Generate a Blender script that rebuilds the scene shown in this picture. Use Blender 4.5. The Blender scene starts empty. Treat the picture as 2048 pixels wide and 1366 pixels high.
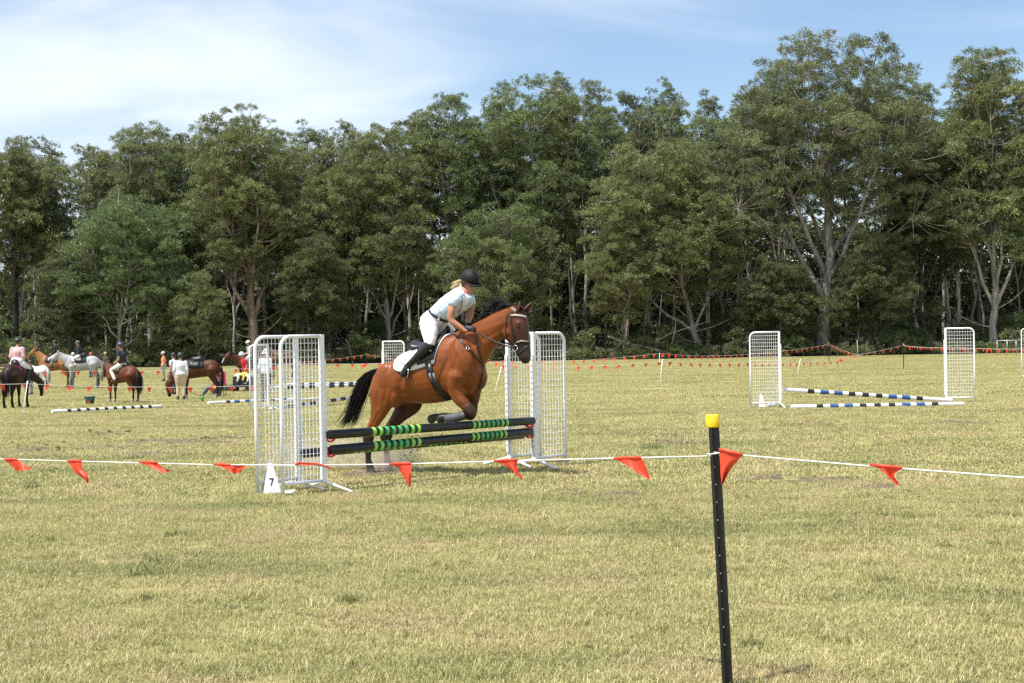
import bpy, bmesh, math, random
import numpy as np
from mathutils import Vector, Matrix, kdtree
from mathutils.bvhtree import BVHTree

random.seed(7); RNG = np.random.default_rng(11)
R = math.radians
scene = bpy.context.scene
COL = scene.collection

# ------------------------------------------------------------------ camera, sky, sun, exposure
FPX = 3000.0                       # focal length in pixels of the 2048 px wide photograph
CAM = Vector((0, 0, 1.7))
ROLL, PITCH = 0.0165, -0.00243
_f = Vector((0, math.cos(PITCH), math.sin(PITCH)))
_r0 = Vector((1, 0, 0)); _u0 = _r0.cross(_f)
_r = _r0 * math.cos(ROLL) - _u0 * math.sin(ROLL)
_u = _r0 * math.sin(ROLL) + _u0 * math.cos(ROLL)
cd = bpy.data.cameras.new('camera'); cam = bpy.data.objects.new('camera', cd); COL.objects.link(cam)
cd.sensor_width = 36.0; cd.lens = FPX / 2048 * 36.0
cd.clip_start = 0.1; cd.clip_end = 3000
m = Matrix((( _r.x, _u.x, -_f.x, CAM.x), (_r.y, _u.y, -_f.y, CAM.y), (_r.z, _u.z, -_f.z, CAM.z), (0, 0, 0, 1)))
cam.matrix_world = m
scene.camera = cam

SUN = Vector((-0.36, -0.26, 0.90)).normalized()      # direction towards the sun
ld = bpy.data.lights.new('sun', 'SUN'); ld.energy = 5.0; ld.angle = R(0.5); ld.color = (1.0, 0.965, 0.91)
sun = bpy.data.objects.new('sun', ld); COL.objects.link(sun)
sun.rotation_euler = (-SUN).to_track_quat('-Z', 'Y').to_euler(); sun.location = (-20, -10, 50)
elev = math.asin(SUN.z); azim = math.atan2(SUN.x, SUN.y)

wd = bpy.data.worlds.new('World'); scene.world = wd; wd.use_nodes = True
nt = wd.node_tree; nt.nodes.clear()
def N(tree, kind, **kw):
    n = tree.nodes.new(kind)
    for k, v in kw.items():
        if k.startswith('i_'):
            n.inputs[k[2:].replace('_', ' ')].default_value = v
        else:
            setattr(n, k, v)
    return n
sky = N(nt, 'ShaderNodeTexSky', sky_type='NISHITA', sun_disc=False, sun_elevation=elev, sun_rotation=azim,
        altitude=50, air_density=1.0, dust_density=0.25, ozone_density=2.2)
tc = N(nt, 'ShaderNodeTexCoord')
sep = N(nt, 'ShaderNodeSeparateXYZ'); nt.links.new(tc.outputs['Generated'], sep.inputs[0])
zz = N(nt, 'ShaderNodeMath', operation='MAXIMUM'); zz.inputs[1].default_value = 0.0; nt.links.new(sep.outputs['Z'], zz.inputs[0])
za = N(nt, 'ShaderNodeMath', operation='ADD'); za.inputs[1].default_value = 0.13; nt.links.new(zz.outputs[0], za.inputs[0])
dx = N(nt, 'ShaderNodeMath', operation='DIVIDE'); nt.links.new(sep.outputs['X'], dx.inputs[0]); nt.links.new(za.outputs[0], dx.inputs[1])
dy = N(nt, 'ShaderNodeMath', operation='DIVIDE'); nt.links.new(sep.outputs['Y'], dy.inputs[0]); nt.links.new(za.outputs[0], dy.inputs[1])
cmb = N(nt, 'ShaderNodeCombineXYZ'); nt.links.new(dx.outputs[0], cmb.inputs[0]); nt.links.new(dy.outputs[0], cmb.inputs[1])
mp = N(nt, 'ShaderNodeMapping'); mp.inputs['Location'].default_value = (-2.82, -7.32, 0.0); mp.inputs['Rotation'].default_value = (0, 0, R(-22))
mp.inputs['Scale'].default_value = (0.75, 1.15, 1); nt.links.new(cmb.outputs[0], mp.inputs[0])
n1 = N(nt, 'ShaderNodeTexNoise'); n1.inputs['Scale'].default_value = 0.36; n1.inputs['Detail'].default_value = 2.0
n2 = N(nt, 'ShaderNodeTexNoise'); n2.inputs['Scale'].default_value = 1.15; n2.inputs['Detail'].default_value = 8.0
n2.inputs['Roughness'].default_value = 0.55; n2.inputs['Distortion'].default_value = 0.6
for n_ in (n1, n2): nt.links.new(mp.outputs[0], n_.inputs['Vector'])
mixf = N(nt, 'ShaderNodeMath', operation='MULTIPLY_ADD'); mixf.inputs[1].default_value = 0.58
nt.links.new(n2.outputs[0], mixf.inputs[0]); nt.links.new(n1.outputs[0], mixf.inputs[2])
mr = N(nt, 'ShaderNodeMapRange', interpolation_type='SMOOTHSTEP'); mr.inputs['From Min'].default_value = 0.62; mr.inputs['From Max'].default_value = 0.92
mr.inputs['To Max'].default_value = 0.9
nt.links.new(mixf.outputs[0], mr.inputs['Value'])
mx = N(nt, 'ShaderNodeMixRGB'); nt.links.new(mr.outputs[0], mx.inputs[0]); nt.links.new(sky.outputs[0], mx.inputs[1])
mx.inputs[2].default_value = (6.5, 7.0, 7.8, 1)
bg = N(nt, 'ShaderNodeBackground'); bg.inputs['Strength'].default_value = 0.112
out = N(nt, 'ShaderNodeOutputWorld'); nt.links.new(mx.outputs[0], bg.inputs[0]); nt.links.new(bg.outputs[0], out.inputs[0])

vs = scene.view_settings; vs.view_transform = 'Standard'; vs.look = 'None'; vs.gamma = 1.0; vs.use_curve_mapping = False
vs.exposure = 0.50
scene.cycles.max_bounces = 4; scene.cycles.diffuse_bounces = 2; scene.cycles.glossy_bounces = 2; scene.cycles.transmission_bounces = 2; scene.cycles.volume_bounces = 1; scene.cycles.transparent_max_bounces = 4
scene.cycles.volume_max_steps = 64; scene.cycles.sample_clamp_indirect = 4
scene.cycles.use_denoising = False

# ------------------------------------------------------------------ pixels to places
def gz(y):
    t = min(max((y - 22) / 53.0, 0), 1)
    return -0.5 * t * t * (3 - 2 * t)
def ray(u, v):
    return (_f * FPX + _r * (u - 1024) - _u * (v - 683)).normalized()
def ground(u, v):
    d = ray(u, v); z = 0.0; p = None
    for _ in range(12):
        p = CAM + d * ((z - CAM.z) / d.z); z = gz(p.y)
    return p
def at_depth(u, v, y):
    d = ray(u, v); return CAM + d * (y / d.y)
def on_plane(u, v, p0, n):
    d = ray(u, v); return CAM + d * ((p0 - CAM).dot(n) / d.dot(n))
def xg(u, y):                      # ground point under pixel column u at depth y
    v = 683
    for _ in range(4):
        p = at_depth(u, v, y); q = p.copy(); q.z = gz(y)
        rel = q - CAM; v = 683 - rel.dot(_u) / rel.dot(_f) * FPX
    p = at_depth(u, v, y); return Vector((p.x, y, gz(y)))

# ------------------------------------------------------------------ materials
MATS = {}
def mat(name, color=(.5, .5, .5), rough=.6, metal=0.0, spec=.5, noise=None, bump=0.0, bscale=60, trans=0.0, vcol=None, sheen=0, coat=0.0):
    if name in MATS: return MATS[name]
    M = bpy.data.materials.new(name); M.use_nodes = True
    t = M.node_tree; b = t.nodes['Principled BSDF']
    b.inputs['Base Color'].default_value = (*color, 1); b.inputs['Roughness'].default_value = rough
    b.inputs['Metallic'].default_value = metal; b.inputs['Specular IOR Level'].default_value = spec
    if coat: b.inputs['Coat Weight'].default_value = coat; b.inputs['Coat Roughness'].default_value = .25
    if sheen: b.inputs['Sheen Weight'].default_value = sheen; b.inputs['Sheen Roughness'].default_value = .4
    src = None
    if vcol:
        a = N(t, 'ShaderNodeAttribute', attribute_name=vcol); src = a.outputs['Color']
        t.links.new(src, b.inputs['Base Color'])
    if noise:                                   # (scale, amount): value variation of the colour
        tco = N(t, 'ShaderNodeTexCoord')
        nz = N(t, 'ShaderNodeTexNoise'); nz.inputs['Scale'].default_value = noise[0]; nz.inputs['Detail'].default_value = 6
        t.links.new(tco.outputs['Object'], nz.inputs['Vector'])
        r_ = N(t, 'ShaderNodeMapRange'); r_.inputs['From Min'].default_value = .25; r_.inputs['From Max'].default_value = .75
        r_.inputs['To Min'].default_value = 1 - noise[1]; r_.inputs['To Max'].default_value = 1 + noise[1]
        t.links.new(nz.outputs[0], r_.inputs['Value'])
        mm = N(t, 'ShaderNodeMixRGB', blend_type='MULTIPLY'); mm.inputs[0].default_value = 1
        if src: t.links.new(src, mm.inputs[1])
        else: mm.inputs[1].default_value = (*color, 1)
        t.links.new(r_.outputs[0], mm.inputs[2]); t.links.new(mm.outputs[0], b.inputs['Base Color'])
    if bump:
        tco = N(t, 'ShaderNodeTexCoord')
        nz = N(t, 'ShaderNodeTexNoise'); nz.inputs['Scale'].default_value = bscale; nz.inputs['Detail'].default_value = 5
        t.links.new(tco.outputs['Object'], nz.inputs['Vector'])
        bp = N(t, 'ShaderNodeBump'); bp.inputs['Strength'].default_value = bump; bp.inputs['Distance'].default_value = .02
        t.links.new(nz.outputs[0], bp.inputs['Height']); t.links.new(bp.outputs[0], b.inputs['Normal'])
    if trans:
        tr = N(t, 'ShaderNodeBsdfTranslucent'); tr.inputs[0].default_value = (*color, 1)
        ms = N(t, 'ShaderNodeMixShader'); ms.inputs[0].default_value = trans
        o = t.nodes['Material Output']
        t.links.new(b.outputs[0], ms.inputs[1]); t.links.new(tr.outputs[0], ms.inputs[2]); t.links.new(ms.outputs[0], o.inputs[0])
    MATS[name] = M
    return M

# ------------------------------------------------------------------ mesh collecting and objects
class MB:
    def __init__(s): s.v = []; s.f = []; s.mi = []
    def add(s, vs_, fs_, mi=0):
        k = len(s.v); s.v += [tuple(p) for p in vs_]
        for f in fs_: s.f.append(tuple(i + k for i in f)); s.mi.append(mi)
    def box(s, c, ax, ay, az, mi=0):            # centre and three half vectors
        c = Vector(c); ax = Vector(ax); ay = Vector(ay); az = Vector(az)
        vs_ = [c + ax * i + ay * j + az * k for k in (-1, 1) for j in (-1, 1) for i in (-1, 1)]
        s.add(vs_, [(0, 2, 3, 1), (4, 5, 7, 6), (0, 1, 5, 4), (2, 6, 7, 3), (0, 4, 6, 2), (1, 3, 7, 5)], mi)
    def tube(s, pts, rad, n=8, cap=True, mi=0, twist_ref=None):
        pts = [Vector(p) for p in pts]; L = len(pts)
        if not hasattr(rad, '__len__'): rad = [rad] * L
        vs_ = []; ref = twist_ref
        for i, p in enumerate(pts):
            t = (pts[min(i + 1, L - 1)] - pts[max(i - 1, 0)])
            if t.length < 1e-9: t = Vector((0, 0, 1))
            t.normalize()
            if ref is None or abs(ref.dot(t)) > .95: ref = Vector((0, 0, 1)) if abs(t.z) < .9 else Vector((1, 0, 0))
            a = (ref - t * ref.dot(t)).normalized(); b = t.cross(a); ref = a
            for k in range(n):
                w = 2 * math.pi * k / n
                vs_.append(p + (a * math.cos(w) + b * math.sin(w)) * rad[i])
        fs_ = [(i * n + k, i * n + (k + 1) % n, (i + 1) * n + (k + 1) % n, (i + 1) * n + k) for i in range(L - 1) for k in range(n)]
        if cap: fs_ += [tuple(range(n))[::-1], tuple(range((L - 1) * n, L * n))]
        s.add(vs_, fs_, mi)
    def ribbon(s, pts, nrm, w, th=.003, mi=0):  # flat strap along pts with normals
        pts = [Vector(p) for p in pts]; L = len(pts); vs_ = []
        for i, p in enumerate(pts):
            t = (pts[min(i + 1, L - 1)] - pts[max(i - 1, 0)]).normalized()
            nn = Vector(nrm[i]).normalized(); sd = t.cross(nn).normalized() * (w / 2)
            vs_ += [p - sd, p + sd, p + sd + nn * th, p - sd + nn * th]
        fs_ = []
        for i in range(L - 1):
            for k in range(4): fs_.append((i * 4 + k, i * 4 + (k + 1) % 4, i * 4 + 4 + (k + 1) % 4, i * 4 + 4 + k))
        fs_ += [(3, 2, 1, 0), ((L - 1) * 4, (L - 1) * 4 + 1, (L - 1) * 4 + 2, (L - 1) * 4 + 3)]
        s.add(vs_, fs_, mi)
    def ellipsoid(s, c, ax, ay, az, n=12, m_=8, mi=0):
        c = Vector(c); ax = Vector(ax); ay = Vector(ay); az = Vector(az); vs_ = [c + az]
        for j in range(1, m_):
            ph = math.pi * j / m_
            for k in range(n):
                w = 2 * math.pi * k / n
                vs_.append(c + az * math.cos(ph) + (ax * math.cos(w) + ay * math.sin(w)) * math.sin(ph))
        vs_.append(c - az); fs_ = []
        for k in range(n): fs_.append((0, 1 + k, 1 + (k + 1) % n))
        for j in range(m_ - 2):
            for k in range(n): fs_.append((1 + j * n + k, 1 + (j + 1) * n + k, 1 + (j + 1) * n + (k + 1) % n, 1 + j * n + (k + 1) % n))
        e = len(vs_) - 1; o = 1 + (m_ - 2) * n
        for k in range(n): fs_.append((o + k, e, o + (k + 1) % n))
        s.add(vs_, fs_, mi)
    def build(s, name, mats, parent=None, smooth=True, origin=None):
        me = bpy.data.meshes.new(name)
        vv = s.v
        if origin is not None and parent is None: vv = [(p[0] - origin[0], p[1] - origin[1], p[2] - origin[2]) for p in s.v]
        me.from_pydata(vv, [], s.f)
        if not isinstance(mats, (list, tuple)): mats = [mats]
        for q in mats: me.materials.append(q)
        if len(mats) > 1: me.polygons.foreach_set('material_index', s.mi)
        if smooth: me.polygons.foreach_set('use_smooth', [True] * len(me.polygons))
        me.update()
        return link(name, me, parent, origin)
def link(name, me, parent=None, origin=None):
    o = bpy.data.objects.new(name, me); COL.objects.link(o)
    if parent is not None:
        o.parent = parent; o.matrix_parent_inverse = parent_inv(parent)
    elif origin is not None: o.location = origin
    return o
def parent_inv(p):
    M = Matrix.Translation(p.location) @ p.rotation_euler.to_matrix().to_4x4()
    q = p.parent
    if q is not None: M = Matrix.Translation(q.location) @ q.rotation_euler.to_matrix().to_4x4() @ p.matrix_parent_inverse @ M
    return M.inverted()
def tag(o, label=None, cat=None, group=None, kind=None):
    if label: o['label'] = label
    if cat: o['category'] = cat
    if group: o['group'] = group
    if kind: o['kind'] = kind
    return o
def thing(name, loc, label, cat, group=None):
    o = bpy.data.objects.new(name, None); COL.objects.link(o); o.location = loc
    o.empty_display_size = .2
    return tag(o, label, cat, group)
def fast_mesh(name, V, F, mats, smooth=False, attrs=None):
    """V (n,3) float, F (m,k) int with one k"""
    me = bpy.data.meshes.new(name); k = F.shape[1]
    me.vertices.add(len(V)); me.vertices.foreach_set('co', np.ascontiguousarray(V, dtype=np.float32).ravel())
    me.loops.add(F.size); me.loops.foreach_set('vertex_index', np.ascontiguousarray(F, dtype=np.int32).ravel())
    me.polygons.add(len(F)); me.polygons.foreach_set('loop_start', np.arange(0, F.size, k, dtype=np.int32))
    try: me.polygons.foreach_set('loop_total', np.full(len(F), k, dtype=np.int32))
    except Exception: pass
    me.polygons.foreach_set('use_smooth', np.full(len(F), smooth, dtype=bool))
    for q in mats: me.materials.append(q)
    for an, arr in (attrs or {}).items():
        at = me.attributes.new(an, 'FLOAT', 'POINT'); at.data.foreach_set('value', np.ascontiguousarray(arr, dtype=np.float32))
    me.update(calc_edges=True); me.validate()
    return me

# ------------------------------------------------------------------ lofted bodies, fused to one skin
def crom(p0, p1, p2, p3, t):
    return 0.5 * ((2 * p1) + (p2 - p0) * t + (2 * p0 - 5 * p1 + 4 * p2 - p3) * t * t + (3 * p1 - p0 - 3 * p2 + p3) * t ** 3)
def densify(secs, k):
    out = []; L = len(secs)
    for i in range(L - 1):
        for j in range(k):
            t = j / k
            out.append(tuple(crom(secs[max(i - 1, 0)][c], secs[i][c], secs[i + 1][c], secs[min(i + 2, L - 1)][c], t) for c in range(3)))
    out.append(secs[-1]); return out
class Body:
    """closed lofts collected and voxel-fused to one continuous mesh; each loft carries a colour"""
    def __init__(s): s.mb = MB(); s.pts = []; s.cols = []
    def loft(s, secs, col=(1, 1, 1), k=4, n=18, power=2.2, caps=True):
        secs = [(Vector(c), Vector(a), Vector(b)) for c, a, b in secs]
        if k > 1: secs = densify(secs, k)
        if caps:
            def cap(q, nb):
                c, a, b = q; d = (c - nb[0]); L = min(a.length, b.length)
                if d.length < 1e-6: return []
                d.normalize()
                return [(c + d * L * .45, a * .82, b * .82), (c + d * L * .75, a * .45, b * .45)]
            e0 = cap(secs[0], secs[1]); e1 = cap(secs[-1], secs[-2])
            secs = e0[::-1] + secs + e1
        vs_ = []
        for c, a, b in secs:
            for q in range(n):
                w = 2 * math.pi * q / n; cw, sw = math.cos(w), math.sin(w)
                cw = math.copysign(abs(cw) ** (2 / power), cw); sw = math.copysign(abs(sw) ** (2 / power), sw)
                vs_.append(c + a * cw + b * sw)
        L = len(secs)
        fs_ = [(i * n + q, i * n + (q + 1) % n, (i + 1) * n + (q + 1) % n, (i + 1) * n + q) for i in range(L - 1) for q in range(n)]
        fs_ += [tuple(range(n))[::-1], tuple(range((L - 1) * n, L * n))]
        s.mb.add(vs_, fs_)
        for p in vs_: s.pts.append(p); s.cols.append(col)
        return secs
    def chain(s, pts, col=(1, 1, 1), k=3, n=14, flat=1.0, side=None):
        """pts: (Vector, radius); flat scales the radius along side"""
        P = [Vector(p[0]) for p in pts]; secs = []; ref = side
        for i, p in enumerate(P):
            t = (P[min(i + 1, len(P) - 1)] - P[max(i - 1, 0)]).normalized()
            rf = ref if (ref is not None and abs(ref.dot(t)) < .95) else (Vector((0, 1, 0)) if abs(t.y) < .9 else Vector((1, 0, 0)))
            b = (rf - t * rf.dot(t)).normalized(); a = b.cross(t)
            secs.append((p, a * pts[i][1], b * pts[i][1] * flat))
        s.loft(secs, col, k, n, 2.0)
    def blob(s, c, ax, ay, az, col=(1, 1, 1)):
        k = len(s.mb.v); s.mb.ellipsoid(c, ax, ay, az, 14, 10)
        for p in s.mb.v[k:]: s.pts.append(Vector(p)); s.cols.append(col)
    def fuse(s, name, material, parent, voxel=.014, smooth=4, colours=False, blend=5):
        me = bpy.data.meshes.new(name); me.from_pydata(s.mb.v, [], s.mb.f)
        bm = bmesh.new(); bm.from_mesh(me); bmesh.ops.recalc_face_normals(bm, faces=bm.faces); bm.to_mesh(me); bm.free()
        tmp = bpy.data.objects.new('tmp_fuse', me); COL.objects.link(tmp)
        md = tmp.modifiers.new('r', 'REMESH'); md.mode = 'VOXEL'; md.voxel_size = voxel
        sm = tmp.modifiers.new('s', 'SMOOTH'); sm.factor = .5; sm.iterations = smooth
        dg = bpy.context.evaluated_depsgraph_get(); dg.update()
        new = bpy.data.meshes.new_from_object(tmp.evaluated_get(dg))
        COL.objects.unlink(tmp); bpy.data.objects.remove(tmp); bpy.data.meshes.remove(me)
        new.name = name; new.materials.clear(); new.materials.append(material)
        new.polygons.foreach_set('use_smooth', [True] * len(new.polygons))
        if colours:
            kd = kdtree.KDTree(len(s.pts))
            for i, p in enumerate(s.pts): kd.insert(p, i)
            kd.balance()
            at = new.color_attributes.new('coat', 'FLOAT_COLOR', 'POINT'); arr = []
            for vtx in new.vertices:
                c = [0, 0, 0]; ws = 0
                for co, i, d in kd.find_n(vtx.co, blend):
                    w = 1 / (d + .01); ws += w
                    for q in range(3): c[q] += s.cols[i][q] * w
                arr += [c[0] / ws, c[1] / ws, c[2] / ws, 1]
            at.data.foreach_set('color', arr)
        return link(name, new, parent)

# ================================================================== THE SETTING
# ------------------------------------------------------------------ field
def grass_colour(t, blades):
    """straw, olive and bare-earth patches from world position; one recipe for the sheet and for the blades"""
    geo = N(t, 'ShaderNodeNewGeometry')
    def noise(scale, detail, vec=None, rough=.55):
        n_ = N(t, 'ShaderNodeTexNoise'); n_.inputs['Scale'].default_value = scale; n_.inputs['Detail'].default_value = detail
        n_.inputs['Roughness'].default_value = rough
        t.links.new(vec or geo.outputs['Position'], n_.inputs['Vector']); return n_
    def ramp(sock, a, b, lo=0, hi=1):
        r_ = N(t, 'ShaderNodeMapRange', interpolation_type='SMOOTHSTEP'); r_.inputs['From Min'].default_value = a; r_.inputs['From Max'].default_value = b
        r_.inputs['To Min'].default_value = lo; r_.inputs['To Max'].default_value = hi
        t.links.new(sock, r_.inputs['Value']); return r_.outputs[0]
    def mix(f, c1, c2):
        q = N(t, 'ShaderNodeMixRGB'); 
        if f is not None: t.links.new(f, q.inputs[0])
        for i, c in ((1, c1), (2, c2)):
            if isinstance(c, tuple): q.inputs[i].default_value = (*c, 1)
            else: t.links.new(c, q.inputs[i])
        return q.outputs[0]
    mpx = N(t, 'ShaderNodeMapping'); mpx.inputs['Scale'].default_value = (.35, 1, 1); t.links.new(geo.outputs['Position'], mpx.inputs[0])
    big = noise(.16, 4, mpx.outputs[0]); mid = noise(1.1, 5); fine = noise(9, 5)
    green = mix(ramp(fine.outputs[0], .3, .7), (.235, .240, .078), (.37, .355, .125))
    straw = mix(ramp(fine.outputs[0], .3, .7), (.41, .372, .155), (.55, .50, .24))
    c = mix(ramp(mid.outputs[0], .36, .66), green, straw)
    c = mix(ramp(big.outputs[0], .42, .64, 0, .7), c, straw)
    tan = noise(.75, 4); c = mix(ramp(tan.outputs[0], .50, .66, 0, .9), c, (.49, .395, .22)); gr = noise(.6, 4, mpx.outputs[0]); c = mix(ramp(gr.outputs[0], .52, .68, 0, .75), c, (.20, .22, .072))
    # far paddock is a touch greener and yellower
    n_earth = noise(.55, 7, mpx.outputs[0], .65)
    sepy = N(t, 'ShaderNodeSeparateXYZ'); t.links.new(geo.outputs['Position'], sepy.inputs[0])
    band = N(t, 'ShaderNodeMath', operation='SUBTRACT'); t.links.new(sepy.outputs['Y'], band.inputs[0]); band.inputs[1].default_value = 22.5
    ab = N(t, 'ShaderNodeMath', operation='ABSOLUTE'); t.links.new(band.outputs[0], ab.inputs[0])
    bandf = ramp(ab.outputs[0], 1.5, 6.0, .075, 0)
    add = N(t, 'ShaderNodeMath', operation='ADD'); t.links.new(n_earth.outputs[0], add.inputs[0]); t.links.new(bandf, add.inputs[1])
    earth = ramp(add.outputs[0], .60, .70, 0, .0 if blades else .85)
    if not blades:
        dk = mix(ramp(fine.outputs[0], .35, .62), (.10, .075, .055), (.30, .235, .155))
        c = mix(earth, c, dk); dm = N(t, 'ShaderNodeMixRGB', blend_type='MULTIPLY'); dm.inputs[0].default_value = 1; t.links.new(c, dm.inputs[1]); dm.inputs[2].default_value = (.80, .78, .74, 1); c = dm.outputs[0]
        spk = noise(34, 3); c = mix(ramp(spk.outputs[0], .56, .70, 0, .45), c, (.12, .105, .05))
    return c, geo, add
gm = bpy.data.materials.new('dry_turf'); gm.use_nodes = True; t = gm.node_tree
c, geo, _ = grass_colour(t, False)
b = t.nodes['Principled BSDF']; t.links.new(c, b.inputs['Base Color']); b.inputs['Roughness'].default_value = .9; b.inputs['Specular IOR Level'].default_value = .15
nb = N(t, 'ShaderNodeTexNoise'); nb.inputs['Scale'].default_value = 26; nb.inputs['Detail'].default_value = 8; nb.inputs['Roughness'].default_value = .7
t.links.new(geo.outputs['Position'], nb.inputs['Vector'])
bp = N(t, 'ShaderNodeBump'); bp.inputs['Strength'].default_value = .75; bp.inputs['Distance'].default_value = .05
t.links.new(nb.outputs[0], bp.inputs['Height']); t.links.new(bp.outputs[0], b.inputs['Normal'])
xs = np.concatenate([np.linspace(-900, -140, 10), np.linspace(-120, 120, 121), np.linspace(140, 900, 10)])
ys = np.concatenate([np.linspace(-60, 4, 9), np.linspace(5, 40, 141), np.linspace(41, 180, 120), np.linspace(200, 1400, 14)])
GX, GY = np.meshgrid(xs, ys); tt = np.clip((GY - 22) / 53, 0, 1); GZ = -.5 * tt * tt * (3 - 2 * tt)
GZ = GZ - .004 + .003 * np.sin(GX * 1.7 + 1.3 * np.sin(GY * .9)) * np.sin(GY * 1.3) * (GY < 45)
V = np.stack([GX.ravel(), GY.ravel(), GZ.ravel()], 1); nx, ny = len(xs), len(ys)
ii = (np.arange(ny - 1)[:, None] * nx + np.arange(nx - 1)[None, :]).ravel()
F = np.stack([ii, ii + 1, ii + nx + 1, ii + nx], 1)
o = link('ground', fast_mesh('ground', V, F, [gm], True)); tag(o, 'dry mown showground field of straw and olive grass', 'field', kind='structure')

# ------------------------------------------------------------------ grass blades (stuff)
bmq = bpy.data.materials.new('grass_blade'); bmq.use_nodes = True; t = bmq.node_tree
c, geo, _ = grass_colour(t, True)
at_ = N(t, 'ShaderNodeAttribute', attribute_name='tint')
cr = N(t, 'ShaderNodeValToRGB'); t.links.new(at_.outputs['Fac'], cr.inputs[0]); el = cr.color_ramp.elements
el[0].position = 0; el[0].color = (.14, .15, .048, 1); el[1].position = 1; el[1].color = (.60, .55, .315, 1)
e_ = el.new(.35); e_.color = (.27, .255, .082, 1); e_ = el.new(.7); e_.color = (.425, .38, .165, 1)
mb_ = N(t, 'ShaderNodeMixRGB'); mb_.inputs[0].default_value = .42; t.links.new(c, mb_.inputs[1]); t.links.new(cr.outputs[0], mb_.inputs[2])
hs = N(t, 'ShaderNodeHueSaturation'); t.links.new(mb_.outputs[0], hs.inputs['Color'])
r_ = N(t, 'ShaderNodeMapRange'); r_.inputs['To Min'].default_value = .72; r_.inputs['To Max'].default_value = 1.48; t.links.new(at_.outputs['Fac'], r_.inputs['Value']); t.links.new(r_.outputs[0], hs.inputs['Value'])
r2 = N(t, 'ShaderNodeMapRange'); r2.inputs['To Min'].default_value = .53; r2.inputs['To Max'].default_value = .48; t.links.new(at_.outputs['Fac'], r2.inputs['Value']); t.links.new(r2.outputs[0], hs.inputs['Hue'])
hs.inputs['Saturation'].default_value = .98
b = t.nodes['Principled BSDF']; t.links.new(hs.outputs[0], b.inputs['Base Color']); b.inputs['Roughness'].default_value = .55; b.inputs['Specular IOR Level'].default_value = .25
tr = N(t, 'ShaderNodeBsdfTranslucent'); t.links.new(hs.outputs[0], tr.inputs[0])
ms = N(t, 'ShaderNodeMixShader'); ms.inputs[0].default_value = .3; t.links.new(b.outputs[0], ms.inputs[1]); t.links.new(tr.outputs[0], ms.inputs[2])
t.links.new(ms.outputs[0], t.nodes['Material Output'].inputs[0])

def blade_patch(name, n, rad, lmin, lmax, w, seed, tlo=0.0, thi=1.0):
    g = np.random.default_rng(seed)
    r0 = rad * np.sqrt(g.random(n)); a0 = g.random(n) * 6.283
    root = np.stack([r0 * np.cos(a0), r0 * np.sin(a0), np.full(n, -.004)], 1)
    a1 = g.random(n) * 6.283; L = lmin + (lmax - lmin) * g.random(n) ** 1.6; tilt = .45 + .85 * g.random(n)     # radians from vertical
    hd = np.stack([np.cos(a1), np.sin(a1), np.zeros(n)], 1); up = np.array([0, 0, 1.0])
    mid = root + (hd * np.sin(tilt * .6)[:, None] + up * np.cos(tilt * .6)[:, None]) * (L * .5)[:, None]
    tip = mid + (hd * np.sin(tilt * 1.35)[:, None] + up * np.cos(tilt * 1.35)[:, None]) * (L * .5)[:, None]
    sd = np.stack([-np.sin(a1), np.cos(a1), np.zeros(n)], 1) * (w * (.6 + .8 * g.random(n)))[:, None] * .5
    V = np.concatenate([root - sd, root + sd, mid + sd * .8, mid - sd * .8, tip], 0)
    i = np.arange(n); F3 = np.concatenate([np.stack([i, i + n, i + 2 * n], 1), np.stack([i, i + 2 * n, i + 3 * n], 1), np.stack([i + 3 * n, i + 2 * n, i + 4 * n], 1)], 0)
    tint = np.tile(tlo + (thi - tlo) * g.random(n), 5)
    return fast_mesh(name, V, F3, [bmq], False, {'tint': tint})
GROUPS = {}
def scatter_group(key, meshes):
    """node group that sets one of the given meshes on every point (attributes: rotz, scl, pick, shade)"""
    if key in GROUPS: return GROUPS[key]
    ng = bpy.data.node_groups.new(key, 'GeometryNodeTree')
    ng.interface.new_socket('Geometry', in_out='INPUT', socket_type='NodeSocketGeometry'); ng.interface.new_socket('Geometry', in_out='OUTPUT', socket_type='NodeSocketGeometry')
    gi = ng.nodes.new('NodeGroupInput'); go = ng.nodes.new('NodeGroupOutput'); jn = ng.nodes.new('GeometryNodeJoinGeometry')
    for k, me in reversed(list(enumerate(meshes))):
        oi = ng.nodes.new('GeometryNodeObjectInfo'); oi.inputs['Object'].default_value = bpy.data.objects.new('%s_%02d' % (key, k), me); oi.inputs['As Instance'].default_value = False
        g2 = ng.nodes.new('GeometryNodeGeometryToInstance'); ng.links.new(oi.outputs['Geometry'], g2.inputs[0]); ng.links.new(g2.outputs[0], jn.inputs[0])
    ip = ng.nodes.new('GeometryNodeInstanceOnPoints'); ip.inputs['Pick Instance'].default_value = True
    def na(nm, ty):
        a = ng.nodes.new('GeometryNodeInputNamedAttribute'); a.data_type = ty; a.inputs['Name'].default_value = nm; return a.outputs['Attribute']
    cx = ng.nodes.new('ShaderNodeCombineXYZ'); ng.links.new(na('rotz', 'FLOAT'), cx.inputs['Z'])
    e2 = ng.nodes.new('FunctionNodeEulerToRotation'); ng.links.new(cx.outputs[0], e2.inputs[0])
    ng.links.new(e2.outputs[0], ip.inputs['Rotation']); ng.links.new(na('scl', 'FLOAT'), ip.inputs['Scale']); ng.links.new(na('pick', 'INT'), ip.inputs['Instance Index'])
    ng.links.new(gi.outputs[0], ip.inputs['Points']); ng.links.new(jn.outputs[0], ip.inputs['Instance']); ng.links.new(ip.outputs[0], go.inputs[0])
    GROUPS[key] = ng; return ng
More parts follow.
